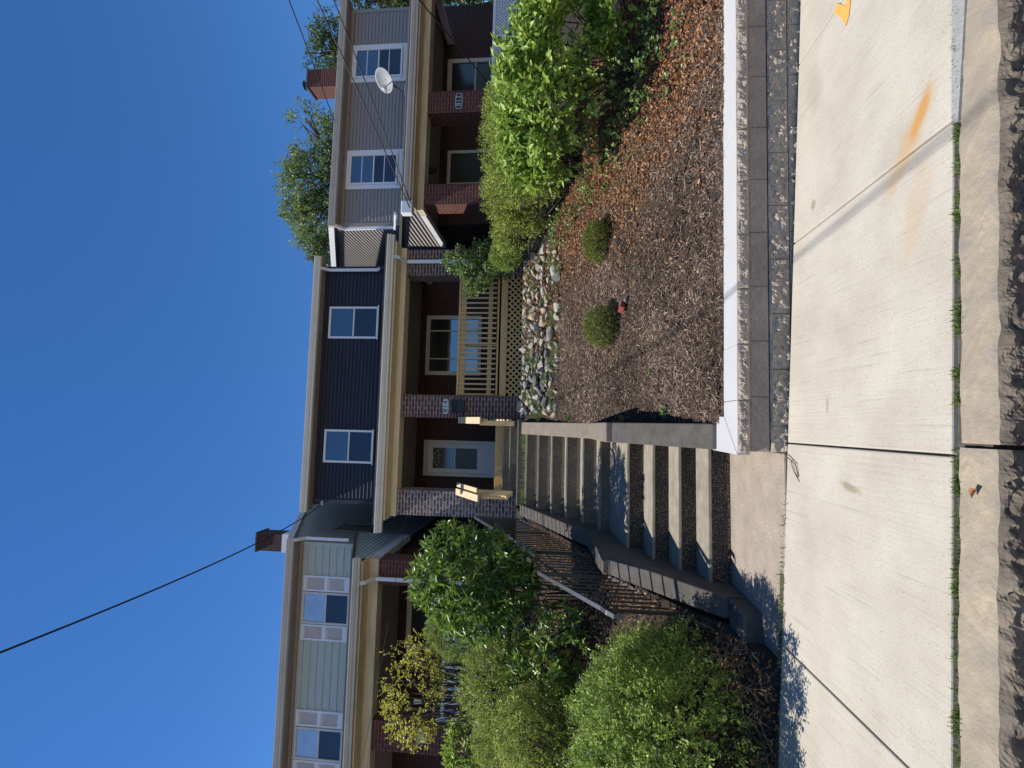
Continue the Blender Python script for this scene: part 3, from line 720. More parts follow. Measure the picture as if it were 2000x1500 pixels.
h2 = house('row_house', 'right house with warm grey siding and a dark red brick porch', 5.25, 11.5,
    dict(deck=2.60, join=5.88, eave=7.57, ey=11.99, exp=.098, sid='sid812', side='sid812', ceil=4.88, beam=4.60, pg=4.80, px=(4.62,10.5), gl=.12, gr=.3, bm='cream2', gut='gutter2', oh=.14, eave_shade='soffit',
         cols=[(4.75,5.215,1.8,'brickC'),(6.85,7.36,1.8,'brickC'),(10.0,10.5,1.8,'brickC')]))
window(h2, 6.27, 7.37, 5.90, 7.49, 12.287, 'glassU', 'glassL', grid_n=1, casing=.12, fwid=.05)
window(h2, 9.34, 10.44, 5.90, 7.50, 12.287, 'glassU', 'glassL', grid_n=1, casing=.12, fwid=.05)
downspout(h2, [(5.13,11.93,7.55),(5.13,12.0,7.50),(5.13,12.2,7.40),(5.13,12.15,5.98),(5.0,11.9,5.90),(4.72,10.4,5.36)])
MB().box(4.34,4.62,9.55,9.72,4.70,4.94).build('gutter_end', M['white'], h2, bevel=.02)
window(h2, 8.5, 9.9, 3.2, 4.75, 12.298, 'glassL', 'screen', 'wpaint', .06, casing=.07)
f = MB().box(6.30,6.38,12.25,12.298,2.6,4.66).box(7.2,7.28,12.25,12.298,2.6,4.66).box(6.38,7.2,12.25,12.298,4.57,4.66)
f.build('door_frame', M['wpaint'], h2); MB().box(6.385,7.195,12.265,12.296,2.6,4.565).build('door', M['black'], h2)
b = MB(); lattice(b, 7.38, 9.95, 2.62, 3.14, 10.14, .075, .024); b.build('lattice_panel', M['white'], h2)
MB().box(7.37,9.98,10.11,10.18,3.14,3.20).build('top_rail', M['white'], h2, bevel=.004)
MB().box(8.62,8.69,10.12,10.18,2.5,3.14).box(7.37,7.42,10.12,10.18,2.5,3.14).build('post', M['white'], h2)
MB().box(4.7,10.4,10.05,10.14,2.35,2.58).build('deck_fascia', M['wpaint'], h2)
ch = MB().box(10.05,10.62,13.3,13.85,7.8,9.32).build('chimney', M['brickC'], h2)
MB().box(10.02,10.65,13.27,13.88,9.32,9.37).build('chimney_cap', M['shingle'], ch)
b = MB(); b.tube([(10.3,13.55,9.36),(10.3,13.55,9.52)], .085, 14); b.build('flue', M['metal'], ch, smooth=True)
b = MB(); b.tube([(10.3,13.55,9.56),(10.3,13.55,9.58)], [.14,.12], 14); b.build('flue_cap', M['iron'], ch)

# ------------------------------------------------------------------ fittings on the houses
def text_mesh(txt, size, ext=.003):
    cu = bpy.data.curves.new('txt', 'FONT'); cu.body = txt; cu.size = size; cu.extrude = ext; cu.align_x = 'CENTER'; cu.align_y = 'CENTER'; cu.space_character = 1.15
    o = bpy.data.objects.new('txt', cu); me = bpy.data.meshes.new_from_object(o); bpy.data.objects.remove(o); return me
def sign(txt, x, y, z, wd, ht, mb_, mf, label, kind=0):
    t = thing('house_number_sign', label, 'sign', (x, y, z))
    def oct_(a, c, ch_): return [(x-a,z-c+ch_),(x-a,z+c-ch_),(x-a*.55,z+c),(x+a*.55,z+c),(x+a,z+c-ch_),(x+a,z-c+ch_),(x+a*.55,z-c),(x-a*.55,z-c)]
    if kind != 2:
        MB().prism_y(oct_(wd/2,ht/2,ht*.14), y-.010, y-.001).build('rim', M[mf], t)
        MB().prism_y(oct_(wd/2-.012,ht/2-.012,ht*.14), y-.013, y-.0105).build('plate', M[mb_], t)
    else:
        MB().prism_y([(x-wd/2,z-ht*.3),(x-wd*.42,z-ht*.1),(x-wd/2,z+ht*.2),(x-wd*.3,z+ht/2),(x+wd*.3,z+ht/2),(x+wd/2,z+ht*.25),(x+wd*.42,z),(x+wd/2,z-ht*.3),(x+wd*.25,z-ht/2),(x-wd*.25,z-ht/2)], y-.012, y-.001).build('plate', M[mb_], t)
    me = text_mesh(txt, ht*.95); me.transform(Matrix.Rotation(R(90), 4, 'X')); me.materials.append(M[mf])
    o = link('digits', me, t); o.location = (0, -.017, 0)
    return t
sign('814', .345, 10.048, 3.955, .34, .155, 'signw', 'signk', 'pale number plate with black digits 814 on the brick pillar')
sign('812', 7.11, 10.048, 3.90, .36, .155, 'signk', 'signw', 'black number plate with white digits 812 on the brick pillar')
sign('816', -6.22, 10.048, 4.22, .30, .13, 'signw', 'signk', 'white ribbon-shaped number plate with black digits 816', 2)
t = thing('mailbox', 'black metal mailbox on the brick pillar under the 814 plate', 'mailbox', (.36, 10.0, 3.65))
MB().prism_x([(10.046,3.54),(9.95,3.54),(9.94,3.72),(9.965,3.775),(10.046,3.80)], .215, .485).build('box', M['black'], t, bevel=.006)
MB().prism_x([(9.925,3.70),(9.935,3.785),(9.96,3.80),(10.04,3.822),(10.04,3.812),(9.965,3.785)], .205, .495).build('lid', M['black'], t)
t = thing('porch_lantern', 'small black lantern hanging from the porch ceiling of the grey house', 'lantern', (6.0, 10.9, 4.85))
MB().tube([(6,10.9,4.88),(6,10.9,4.80)], .012, 8).build('stem', M['black'], t)
MB().tube([(6,10.9,4.80),(6,10.9,4.76),(6,10.9,4.60),(6,10.9,4.58)], [.03,.085,.06,.02], 6).build('lamp_cage', M['black'], t)
t = thing('porch_lantern', 'small glass lantern by the door of the pale green house', 'lantern', (-6.75, 12.2, 4.9))
MB().box(-6.78,-6.72,12.22,12.296,4.86,4.96).build('wall_plate', M['metal'], t)
MB().tube([(-6.75,12.17,5.0),(-6.75,12.17,4.97),(-6.75,12.17,4.78),(-6.75,12.17,4.75)], [.02,.07,.05,.02], 6).build('lamp_cage', M['metal'], t)

# satellite dish
t = thing('satellite_dish', 'pale satellite dish standing on the porch roof of the grey house', 'satellite dish', (8.22, 11.0, 5.42))
ax = Vector((-.78,-.52,.36)).normalized(); c0 = Vector((8.40,11.0,6.02)); ex = ax.cross(Vector((0,0,1))).normalized(); ey = ex.cross(ax)
nr, na = 9, 36; Pd = np.zeros((nr, na+1, 3))
for i in range(nr):
    for j in range(na+1):
        r_ = i/(nr-1); a_ = 2*math.pi*j/na
        p = c0+ex*(.29*r_*math.cos(a_))+ey*(.25*r_*math.sin(a_))+ax*(.075*(r_*r_-1)); Pd[i,j] = p
o = gridP('dish', Pd, M['dish'], t); sm = o.modifiers.new('s','SOLIDIFY'); sm.thickness = .008
fd = c0+ax*.36-ey*.26
MB().tube([c0-ey*.24, fd], .012, 6).build('arm', M['metal'], t)
MB().tube([fd+Vector((0,0,-.05)), fd+Vector((0,0,.03))], .035, 10).tube([fd+Vector((-.05,-.02,.02)), fd+Vector((.05,.02,.02))], .035, 10).build('feed_horn', M['signw'], t)
MB().tube([c0-ax*.09, Vector((8.40,11.12,5.86)), Vector((8.24,11.2,5.62)), Vector((8.24,11.2,5.52))], .022, 8).build('mast', M['iron'], t)
MB().box(8.12,8.36,11.1,11.3,5.50,5.53).build('foot', M['metal'], t)
MB().tube([(8.24,11.18,5.56),(8.10,11.0,5.62),(8.02,10.9,5.50),(7.6,10.6,5.40)], .006, 5).build('cable', M['wire'], t)

# overhead wires
def wire(a, c, sag, rad, label, n=28):
    a, c = Vector(a), Vector(c); b = MB()
    pts = [a.lerp(c, i/n)+Vector((0,0,-sag*4*(i/n)*(1-i/n))) for i in range(n+1)]
    m = (a+c)/2; b.tube(pts, rad, 5)
    o = b.build('overhead_wire', M['wire'], org=tuple(c), smooth=True); tag(o, label, 'wire', 'overhead service wires'); return o
wire((-2.1,-4.0,8.0), (-2.16,12.2,7.62), 1.3, .011, 'black service wire dropping across open sky to the blue house corner')
wire((8.42, 6.82, 6.74),(7.99, 11.85, 7.69), .02, .012, 'uppermost wire passing the chimney of the grey house')
wire((8.18, 5.47, 6.14),(4.46, 9.55, 4.75), .02, .012, 'steep wire crossing the grey house from roof to porch corner')
wire((8.58, 5.98, 5.96),(4.52, 9.5, 4.71), .02, .011, 'lower of the two crossing wires over the grey siding')
wire((7.03, 6.0, 4.6),(7.35, 10.0, 3.15), .0, .013, 'dark wire running down in front of the grey house porch')
wire((-9.5,8.6,5.6),(-1.9,10.0,4.70), .12, .005, 'thin drooping wire in front of the pale green house porch')
b = MB().tube([(-2.09,12.26,7.62),(-2.16,12.2,7.62)], .03, 8)
tag(b.build('wire_insulator', M['signw'], org=(-2.1,12.26,7.62)), 'white insulator where the service wire meets the blue house', 'insulator')

# ------------------------------------------------------------------ foliage
def leaf_mesh(name, P, A, N, L, W, lv, mat, parent=None, org=None, shape=4, fold=.22, curl=.0):
    n = len(P); A = A/np.linalg.norm(A, axis=1, keepdims=True); Sx = np.cross(A, N); Sx /= np.linalg.norm(Sx, axis=1, keepdims=True)+1e-9
    N = np.cross(Sx, A); L = np.broadcast_to(L, n)[:,None]; W = np.broadcast_to(W, n)[:,None]
    O = np.array(ORG[parent.name] if parent is not None else (org or (0,0,0)))
    if shape == 4:
        V = np.stack([P, P+A*L*.45+Sx*W/2+N*W*fold, P+A*L-N*L*curl, P+A*L*.45-Sx*W/2+N*W*fold], 1)
        F = np.array([[0,1,2],[0,2,3]])
    else:
        V = np.stack([P, P+A*L*.28+Sx*W*.42+N*W*fold, P+A*L*.62+Sx*W*.44+N*(W*fold-L*curl*.4), P+A*L-N*L*curl, P+A*L*.62-Sx*W*.44+N*(W*fold-L*curl*.4), P+A*L*.28-Sx*W*.42+N*W*fold], 1)
        F = np.array([[0,1,2,3],[0,3,4,5]])
    k = V.shape[1]; V = V.reshape(-1,3)-O
    F = (F[None]+np.arange(n)[:,None,None]*k).reshape(-1, F.shape[1])
    me = bpy.data.meshes.new(name); me.vertices.add(len(V)); me.vertices.foreach_set('co', V.astype(np.float32).ravel())
    me.loops.add(F.size); me.loops.foreach_set('vertex_index', F.ravel().astype(np.int32))
    me.polygons.add(len(F)); me.polygons.foreach_set('loop_start', (np.arange(len(F))*F.shape[1]).astype(np.int32))
    me.update(calc_edges=True)
    at = me.attributes.new('lv', 'FLOAT', 'POINT'); at.data.foreach_set('value', np.repeat(lv, k).astype(np.float32))
    me.materials.append(mat); return link(name, me, parent, org)
def unit(n): v = RN.normal(size=(n,3)); return v/np.linalg.norm(v, axis=1, keepdims=True)
def shoots(C, D, lps, slen, leafL, leafW, spread=.9, uplift=.3):
    n = len(C); t = np.linspace(.1, 1, lps); D = D/np.linalg.norm(D, axis=1, keepdims=True)
    P = C[:,None]+D[:,None]*(t[None,:,None]*slen)+RN.normal(size=(n,lps,3))*slen*.13
    A = D[:,None]*.7+unit(n*lps).reshape(n,lps,3)*spread; A[...,2] += uplift*.3
    N = unit(n*lps).reshape(n,lps,3)*.55+D[:,None]*.3; N[...,2] += .55
    base = RN.uniform(.0,.72,n)[:,None]+t[None]*.30+RN.normal(size=(n,lps))*.12
    m = n*lps
    return P.reshape(m,3), A.reshape(m,3), N.reshape(m,3), leafL*RN.uniform(.6,1.15,m), leafW*RN.uniform(.7,1.1,m), np.clip(base, 0, 1).reshape(m)
def ell_points(ells, n, lump=.12, lf=2.2, inner=.25, seed=1, keep=None):
    wts = np.array([(e[3]*e[4]+e[4]*e[5]+e[3]*e[5]) for e in ells]); wts /= wts.sum()
    C = []; D = []
    for k, e in enumerate(ells):
        m = int(n*wts[k]); d = unit(m); c = np.array(e[:3]); r = np.array(e[3:6])
        lum = 1+lump*fbm((d*r+c)*lf, 3, seed+k)
        rad = lum*(1-np.abs(RN.normal(size=m))*inner*.35-(RN.rand(m) < inner)*RN.rand(m)*.35)
        p = c+d*r*rad[:,None]; g = d/r; g /= np.linalg.norm(g, axis=1, keepdims=True)
        ok = np.ones(m, bool)
        for j, e2 in enumerate(ells):
            if j != k: ok &= (((p-np.array(e2[:3]))/np.array(e2[3:6]))**2).sum(1) > .62
        if keep is not None: ok &= keep(p)
        C.append(p[ok]); D.append(g[ok])
    return np.concatenate(C), np.concatenate(D)
def above(p): return p[:,2] > yard(p[:,0], p[:,1])+.03
def bush(name, label, cat, ells, n, lps, slen, lL, lW, mat, group=None, lump=.12, lf=2.2, inner=.25, seed=1, stems=14, shape=4, keep=above, spread=.9, curl=0, fold=.22, base=None, gap=None, upb=0., topb=0., under=None):
    e0 = ells[0]; bx, by = base or (e0[0], e0[1]); bz = float(yard(bx, by))
    t = thing(name, label, cat, (bx, by, bz), group)
    C, D = ell_points(ells, n, lump, lf, inner, seed, keep)
    if gap is not None:
        g = fbm(C*gap[0], 3, seed+77); ok = g > gap[1]; C, D = C[ok], D[ok]
    if topb: ok = RN.rand(len(C)) < np.clip((1-topb)+topb*1.6*(D[:,2]+.15), .12, 1); C, D = C[ok], D[ok]
    if under:
        C2, D2 = ell_points(under[0], under[1], lump, lf, .5, seed+3, keep); C = np.concatenate([C, C2]); D = np.concatenate([D, D2])
    D = D+RN.normal(size=D.shape)*.35; D[:,2] += .25+upb
    leaf_mesh('foliage', *shoots(C, D, lps, slen, lL, lW, spread), M[mat], t, shape=shape, curl=curl, fold=fold)
    if stems:
        b = MB()
        for k in range(stems):
            e = ells[k % len(ells)]; s0 = Vector((bx+random.uniform(-.3,.3)*e[3], by+random.uniform(-.3,.3)*e[4], bz-.05))
            d = unit(1)[0]; d[2] = abs(d[2])*.8; r = np.array(e[3:6]); tip = Vector(np.array(e[:3])+d*r*random.uniform(.7,.98))
            mid = s0.lerp(tip, .5)+Vector((random.uniform(-.1,.1),random.uniform(-.1,.1),-.03))
            b.tube([s0, s0.lerp(mid,.5)+Vector((random.uniform(-.03,.03),0,.02)), mid, mid.lerp(tip,.5)+Vector((0,random.uniform(-.05,.05),0)), tip], [.013,.011,.009,.006,.003], 5)
        b.build('stem', M['bark'], t)
    return t
# the big rounded privet at the left, overhanging the sidewalk
bush('privet_bush', 'big rounded privet bush spilling toward the sidewalk at lower left', 'bush',
     [(-2.42,4.02,.72,.80,.86,.64),(-3.3,4.2,.80,1.0,.98,.70)], 20000, 13, .085, .032, .014, 'privet', lump=.16, lf=2.6, inner=.35, seed=3, stems=60, base=(-2.6,4.3), topb=.45, gap=(5.5,-.55))
bush('clipped_hedge', 'long clipped hedge with an arching sunlit top in front of the pale green house', 'hedge',
     [(-3.30,6.5,2.0,.52,.6,.80),(-4.0,6.4,1.80,.65,.6,.78),(-4.8,6.3,1.55,.7,.6,.8),(-5.6,6.3,1.5,.7,.6,.8)], 14000, 11, .08, .030, .014, 'hedge', lump=.13, lf=2.4, inner=.3, seed=9, stems=120, base=(-4.0,6.5), topb=1.15, gap=(4,-.7), under=([(-3.35,6.95,1.75,.42,.4,.62),(-4.0,6.85,1.6,.55,.4,.6),(-4.8,6.8,1.4,.6,.4,.6)], 5000))
bush('clipped_hedge', 'smaller loose hedge below the arching one at the left edge', 'hedge',
     [(-3.25,5.5,1.72,.45,.42,.46),(-3.95,5.4,1.45,.6,.5,.52),(-4.7,5.4,1.4,.6,.5,.6)], 7000, 11, .085, .032, .014, 'hedge', lump=.16, lf=2.6, inner=.3, seed=15, stems=70, base=(-3.9,5.5), topb=1.1, gap=(5,-.6), under=([(-3.3,5.8,1.35,.35,.35,.45),(-3.95,5.7,1.1,.5,.4,.45)], 3000))
bush('round_shrub', 'small rounded green shrub behind the glossy rhododendron', 'bush',
     [(-3.45,8.3,3.1,.42,.4,.62)], 1500, 11, .08, .03, .014, 'privet', lump=.14, seed=19, stems=10)
bush('rhododendron', 'glossy large-leaved rhododendron beside the iron railing', 'shrub',
     [(-1.90,6.3,2.80,.56,.58,.58),(-1.66,6.15,2.50,.38,.5,.42),(-2.32,6.3,2.55,.32,.5,.5),(-1.95,6.3,2.15,.42,.45,.32)], 900, 11, .05, .125, .038, 'rhod', lump=.22, lf=2.4, inner=.45, seed=23, stems=16, shape=6, spread=1.5, curl=.12, fold=.12, base=(-2.1,6.4), gap=(3.5,-.5))
bush('rhododendron', 'low dark branch of glossy leaves under the taller rhododendron', 'shrub',
     [(-2.6,6.0,1.55,.55,.4,.35),(-2.95,6.3,1.9,.4,.4,.4)], 190, 9, .05, .11, .034, 'rhod', lump=.25, inner=.5, seed=27, stems=14, shape=6, spread=1.5, curl=.12, base=(-2.4,6.3))
bush('yellowing_shrub', 'sparse shrub with yellowing leaves and bare twigs before the porch', 'shrub',
     [(-4.55,8.6,3.98,.72,.4,.55),(-5.0,8.6,3.95,.42,.35,.5),(-4.0,8.5,3.75,.40,.35,.42)], 800, 8, .12, .045, .034, 'yellow', lump=.3, lf=3, inner=.5, seed=31, stems=60, shape=6, base=(-4.5,8.5), gap=(2.6,-.15))
bush('leafy_plant', 'low broad-leaved plant at the left edge under the 816 pillar', 'plant', [(-5.6,9.0,3.0,.5,.4,.45)], 260, 7, .08, .11, .045, 'broad', seed=33, stems=6, shape=6, spread=1.3)
# right side
bush('broadleaf_shrub', 'tall bright green broad-leaved shrub at the right edge of the bed', 'shrub',
     [(3.72,5.2,1.80,.68,.55,.50),(3.35,5.6,1.85,.42,.45,.40),(4.6,5.2,1.55,.7,.6,.52),(4.4,4.9,1.05,.35,.3,.22)], 3000, 8, .14, .092, .046, 'broad', lump=.2, lf=2.2, inner=.4, seed=41, stems=36, shape=6, spread=1.0, curl=.15, base=(4.0,5.3), topb=.5, gap=(4,-.6))
bush('boundary_hedge', 'twiggy small-leaved hedge climbing the slope between the two yards', 'hedge',
     [(3.75,6.6,2.12,.58,.5,.52),(3.62,7.3,2.33,.50,.5,.45),(3.25,8.0,2.38,.34,.4,.34),(4.6,6.9,2.1,.7,.7,.7)], 12000, 11, .09, .030, .015, 'hedge', lump=.2, lf=2.6, inner=.45, seed=47, stems=90, base=(3.8,6.9), gap=(4,-.45), topb=.85, under=([(3.9,7.0,1.95,.5,.45,.5),(3.55,7.7,2.15,.45,.4,.35)], 3000))
bush('boundary_hedge', 'narrow leafy tip of the hedge closest to the rubble stones', 'hedge',
     [(3.02,8.5,2.58,.20,.25,.25)], 700, 11, .08, .026, .012, 'privet', lump=.25, seed=51, stems=12, base=(2.95,8.6))
bush('climbing_shrub', 'bright leafy climber reaching out over the pine railing by the right pillar', 'shrub',
     [(3.28,9.5,3.55,.24,.25,.40),(2.98,9.45,3.25,.36,.25,.28),(3.45,9.5,3.0,.25,.22,.42),(3.3,9.4,2.7,.3,.25,.22)], 1000, 9, .12, .05, .034, 'vine', lump=.35, lf=4, inner=.4, seed=53, stems=22, shape=6, base=(3.3,9.3), gap=(3.2,-.45))
b_ = bush('ivy_patch', 'green ivy creeping from the hedge onto the mulch', 'ivy',
     [(3.15,6.3,1.15,.30,.5,.22),(3.0,7.3,1.55,.25,.45,.2),(3.25,5.4,.86,.25,.35,.2),(3.5,4.8,.65,.3,.35,.25),(3.9,5.2,.85,.4,.4,.25),(4.1,4.6,.55,.4,.3,.2),(3.6,6.0,1.1,.3,.5,.22)], 560, 7, .09, .045, .036, 'vine', lump=.35, lf=4, inner=.4, seed=57, stems=0, shape=6, base=(3.1,6.4))
# clipped boxwoods on the bed
def zrad(x, y): return float(yard(x, y))
for (x, y, rx, rz, lb) in ((1.19,5.78,.225,.20,'nearer round boxwood on the mulch, beside a red brick'),(2.30,5.95,.215,.17,'further round boxwood on the mulch, beside the dry leaves')):
    z = zrad(x, y)+rz*.75
    bush('boxwood_ball', lb, 'boxwood', [(x,y,z,rx,rx*.92,rz)], 1500, 9, .045, .017, .008, 'box', 'round boxwoods in the mulch bed', lump=.18, lf=6, inner=.35, seed=int(60+x*7), stems=14, base=(x, y))

# trees behind the houses
def tree(name, label, x, y, z0, ells, n, lps, slen, lL, lW, mat, group, gap, seed, trunk=.22, limbs=30, bend=0.):
    t = thing(name, label, 'tree', (x, y, z0), group)
    C, D = ell_points(ells, n, .3, .9, .6, seed, None)
    g = fbm(C*gap[0], 3, seed+5); ok = g > gap[1]; C, D = C[ok], D[ok]; D = D+RN.normal(size=D.shape)*.6
    leaf_mesh('crown', *shoots(C, D, lps, slen, lL, lW, 1.1), M[mat], t, shape=4)
    b = MB(); topz = min(e[2] for e in ells)
    b.tube([(x,y,z0-.3),(x+.1+bend*.3,y,z0+(topz-z0)*.5),(x+bend,y,topz)], [trunk,trunk*.8,trunk*.5], 9); b.build('trunk', M['bark'], t)
    b = MB()
    for k in range(limbs):
        e = ells[k % len(ells)]; d = unit(1)[0]; tip = Vector(np.array(e[:3])+d*np.array(e[3:6])*.9); s0 = Vector((x+bend, y, topz-.3))
        ce = Vector(e[:3]); b.tube([s0, s0.lerp(ce,.6)+Vector((0,0,.2)), ce.lerp(tip,.4), tip], [trunk*.4,trunk*.25,trunk*.14,.01], 5)
    b.build('limb', M['bark'], t); return t
tree('locust_tree', 'airy light green tree rising behind the gap beside the grey house', 12.2, 22, 2.4,
     [(9.6,22,13.3,1.6,1.2,1.3),(11.6,22,13.9,1.5,1.2,1.5),(13.6,22,13.7,1.7,1.2,1.3),(10.5,22,12.1,1.8,1.2,1.2),(14.8,22,14.3,.7,.8,.9),(12.5,22,12.3,2.3,1.3,1.2),(12.0,22,15.0,.5,.5,.6),(10.2,22,14.7,.5,.5,.6)], 5500, 10, .34, .16, .065, 'tree', 'trees behind the row of houses', (1.1,-.18), 71)
tree('leafy_tree', 'dark green tree standing behind the chimney of the grey house', 17.8, 21, 2.2, [(17.6,21,12.6,1.7,1.2,1.1),(16.3,21,12.0,1.0,1,.9)], 1100, 10, .3, .16, .07, 'tree2', 'trees behind the row of houses', (.9,-.5), 75)
tree('leafy_tree', 'small dark tree top showing between the blue and grey houses', 7.3, 20, 2.4, [(7.35,20,11.6,.75,.8,1.1),(7.9,20,11.0,.6,.6,.7)], 700, 10, .3, .15, .065, 'tree2', 'trees behind the row of houses', (1,-.6), 79)
tree('leafy_tree', 'tall dense tree right of the grey house, filling the corner', 16.6, 17.5, 2.0, [(15.6,17.0,5.8,1.9,1.5,2.5),(17.6,17.2,7.4,2.0,1.5,2.6),(16.3,17.2,9.2,1.5,1.2,1.5),(15.2,16.3,3.6,1.6,1.3,1.6)], 3300, 10, .3, .14, .07, 'tree2', 'trees behind the row of houses', (.8,-.9), 83)

# ------------------------------------------------------------------ mulch, dry leaves, stones, weeds
n = 100000
X = RN.uniform(.055, 5.2, n); Y = 3.87+RN.rand(n)**1.25*4.1
ok = (X+.18*(Y-4) < 5.2) & (Y < 7.95); X, Y = X[ok], Y[ok]; n = len(X)
Z = np.where(Y < 3.93, .285, yard(X, Y)+.008)+RN.uniform(-.002, .020, n)+.03*fbm(np.stack([X*1.7, Y*1.7, X*0], -1), 3, 2)*(Y > 4)+.012*fbm(np.stack([X*9, Y*9, X*0], -1), 2, 5)
A = unit(n); A[:,2] = A[:,2]*.35+.36*A[:,1]; Nn = unit(n)*.45; Nn[:,2] += .8; Nn[:,1] -= .3
Ls = RN.gamma(5, .0078, n)+.010; Ws = RN.uniform(.004,.0105, n)
lv = np.clip(RN.beta(1.3, 3.4, n)+(RN.rand(n) < .08)*.5+.12*fbm(np.stack([X*2, Y*2, X*0], -1), 2, 8), 0, 1)
def chips(name, X, Y, Z, A, Nn, Ls, Ws, lv, mat):
    A = A/np.linalg.norm(A, axis=1, keepdims=True); Sx = np.cross(A, Nn); Sx /= np.linalg.norm(Sx, axis=1, keepdims=True); Nn = np.cross(Sx, A)
    P = np.stack([X, Y, Z], 1); L = Ls[:,None]; W = Ws[:,None]; T = W*.45
    V = np.stack([P-A*L*.5-Sx*W*.3, P-A*L*.45+Sx*W*.4, P+A*L*.5+Sx*W*.2, P+A*L*.42-Sx*W*.45, P-A*L*.3+Nn*T, P+A*L*.3+Nn*T*1.1], 1)
    F = np.array([[0,4,5,3],[1,2,5,4],[0,1,4,0],[2,3,5,2]])
    me = bpy.data.meshes.new(name); k = 6; n = len(X); V = V.reshape(-1,3)
    F4 = (np.array([[0,4,5,3],[1,2,5,4]])[None]+np.arange(n)[:,None,None]*k).reshape(-1,4)
    F3 = (np.array([[0,1,4],[2,3,5]])[None]+np.arange(n)[:,None,None]*k).reshape(-1,3)
    me.vertices.add(len(V)); me.vertices.foreach_set('co', V.astype(np.float32).ravel())
    idx = np.concatenate([F4.ravel(), F3.ravel()]); ls = np.concatenate([np.arange(len(F4))*4, F4.size+np.arange(len(F3))*3])
    me.loops.add(len(idx)); me.loops.foreach_set('vertex_index', idx.astype(np.int32))
    me.polygons.add(len(ls)); me.polygons.foreach_set('loop_start', ls.astype(np.int32)); me.update(calc_edges=True)
    at = me.attributes.new('lv','FLOAT','POINT'); at.data.foreach_set('value', np.repeat(lv, k).astype(np.float32))
    me.materials.append(mat); return link(name, me)
tag(chips('wood_mulch', X, Y, Z, A, Nn, Ls, Ws, lv, M['chip']), 'dark shredded wood mulch covering the sloped bed', 'mulch', kind='stuff')
def litter(name, X, Y, label, L0=.045, W0=.03, mat='litter', dz=.03, cat='dry leaves'):
    n = len(X); Z = yard(X, Y)+RN.uniform(.0, dz, n)+.02*fbm(np.stack([X*1.7, Y*1.7, X*0], -1), 3, 2)
    A = unit(n); A[:,2] *= .5; N_ = unit(n)*.6; N_[:,2] += .6
    o = leaf_mesh(name, np.stack([X,Y,Z],1), A, N_, L0*RN.uniform(.5,1.2,n), W0*RN.uniform(.4,1.1,n), np.clip(RN.beta(2,2,n),0,1), M[mat], shape=6, fold=.35, curl=.3)
    return tag(o, label, cat, kind='stuff')
n = 70000; X = RN.uniform(.6, 5.2, n); Y = RN.uniform(3.9, 7.9, n)
pr = 1/(1+np.exp(-(X-(2.75-.0*(Y-4))+.5*np.sin(Y*1.3)+.35*fbm(np.stack([X*1.5,Y*1.5,X*0],-1),3,4))*3.2)); ok = (RN.rand(n) < pr*.95+.012) & (X+.10*(Y-4) < 5.3)
litter('dry_leaves', X[ok], Y[ok], 'orange brown dry leaves drifted over the right side of the mulch', .044, .026, dz=.05)
n = 7000; X = RN.uniform(-3.6,-1.6, n); Y = RN.uniform(3.625, 8.2, n)
ok = (RN.rand(n) < .75)
litter('dry_leaves', X[ok], Y[ok], 'pale dry leaves and stalks on the slope left of the stairs', .05, .022, dz=.05)
# dead vines on the left bank
b = MB()
for k in range(420):
    x = random.uniform(-3.4,-1.64); y = random.uniform(3.68, 6.6); z = zrad(x, y); a = random.uniform(0, 6.28); l = random.uniform(.12,.5)
    pts = []
    for i in range(6):
        s_ = i/5; xx = x+math.cos(a+s_*1.2)*l*s_; yy = max(3.63, y+math.sin(a+s_*1.2)*l*s_); pts.append((min(xx,-1.62), yy, zrad(min(xx,-1.62), yy)+.02+.10*math.sin(s_*3.1)*random.uniform(.3,1.2)))
    b.tube(pts, random.choice([.002,.003,.004]), 4)
tag(b.build('dead_vines', M['twig'], recalc=False), 'tangled dead vines and twigs over the left bank', 'twigs', kind='stuff')
b = MB()
for k in range(170):
    x = random.uniform(.2,3.3); y = random.uniform(4.0,7.7); z = zrad(x, y)+.02; a = random.uniform(0,6.28); l = random.uniform(.05,.2)
    b.tube([(x,y,z),(x+math.cos(a)*l*.5,y+math.sin(a)*l*.5,zrad(x+math.cos(a)*l*.5,y+math.sin(a)*l*.5)+.035),(x+math.cos(a+.4)*l,y+math.sin(a+.4)*l,zrad(x+math.cos(a+.4)*l,y+math.sin(a+.4)*l)+.02)], .0022, 4)
tag(b.build('dry_stalks', M['twig'], recalc=False), 'thin pale stalks scattered on the mulch', 'twigs', kind='stuff')

# fieldstones
def rock_mesh(seed, mat):
    import bmesh
    bm = bmesh.new(); bmesh.ops.create_icosphere(bm, subdivisions=3, radius=1.1); rs = np.random.RandomState(seed)
    V = np.array([v.co[:] for v in bm.verts])
    for k in range(22):                       # cut planes give flat broken faces
        d = rs.normal(size=3); d /= np.linalg.norm(d); h = rs.uniform(.30,.72); s = V@d; V = V-np.outer(np.maximum(s-h, 0), d)
    V = V*(1+.035*fbm(V*4, 4, seed)[:,None])
    for v, c in zip(bm.verts, V): v.co = c
    me = bpy.data.meshes.new('stone'); bm.to_mesh(me); bm.free(); me.materials.append(mat); return me
RK = [rock_mesh(100+i, M[('stone1','stone2','stone3','stone1')[i % 4]]) for i in range(12)]
placed = []
def stone(x, y, z, sx, sy, sz, k, lab, grp, rz=None):
    o = bpy.data.objects.new('fieldstone', RK[k % 12]); COL.objects.link(o); o.location = (x, y, z); o.scale = (sx, sy, sz)
    o.rotation_euler = (random.uniform(-.5,.5), random.uniform(-.5,.5), random.uniform(0,6.28) if rz is None else rz)
    tag(o, lab, 'stone', grp); return o
G = 'rubble stones banked between mulch and porch'
cnt = 0
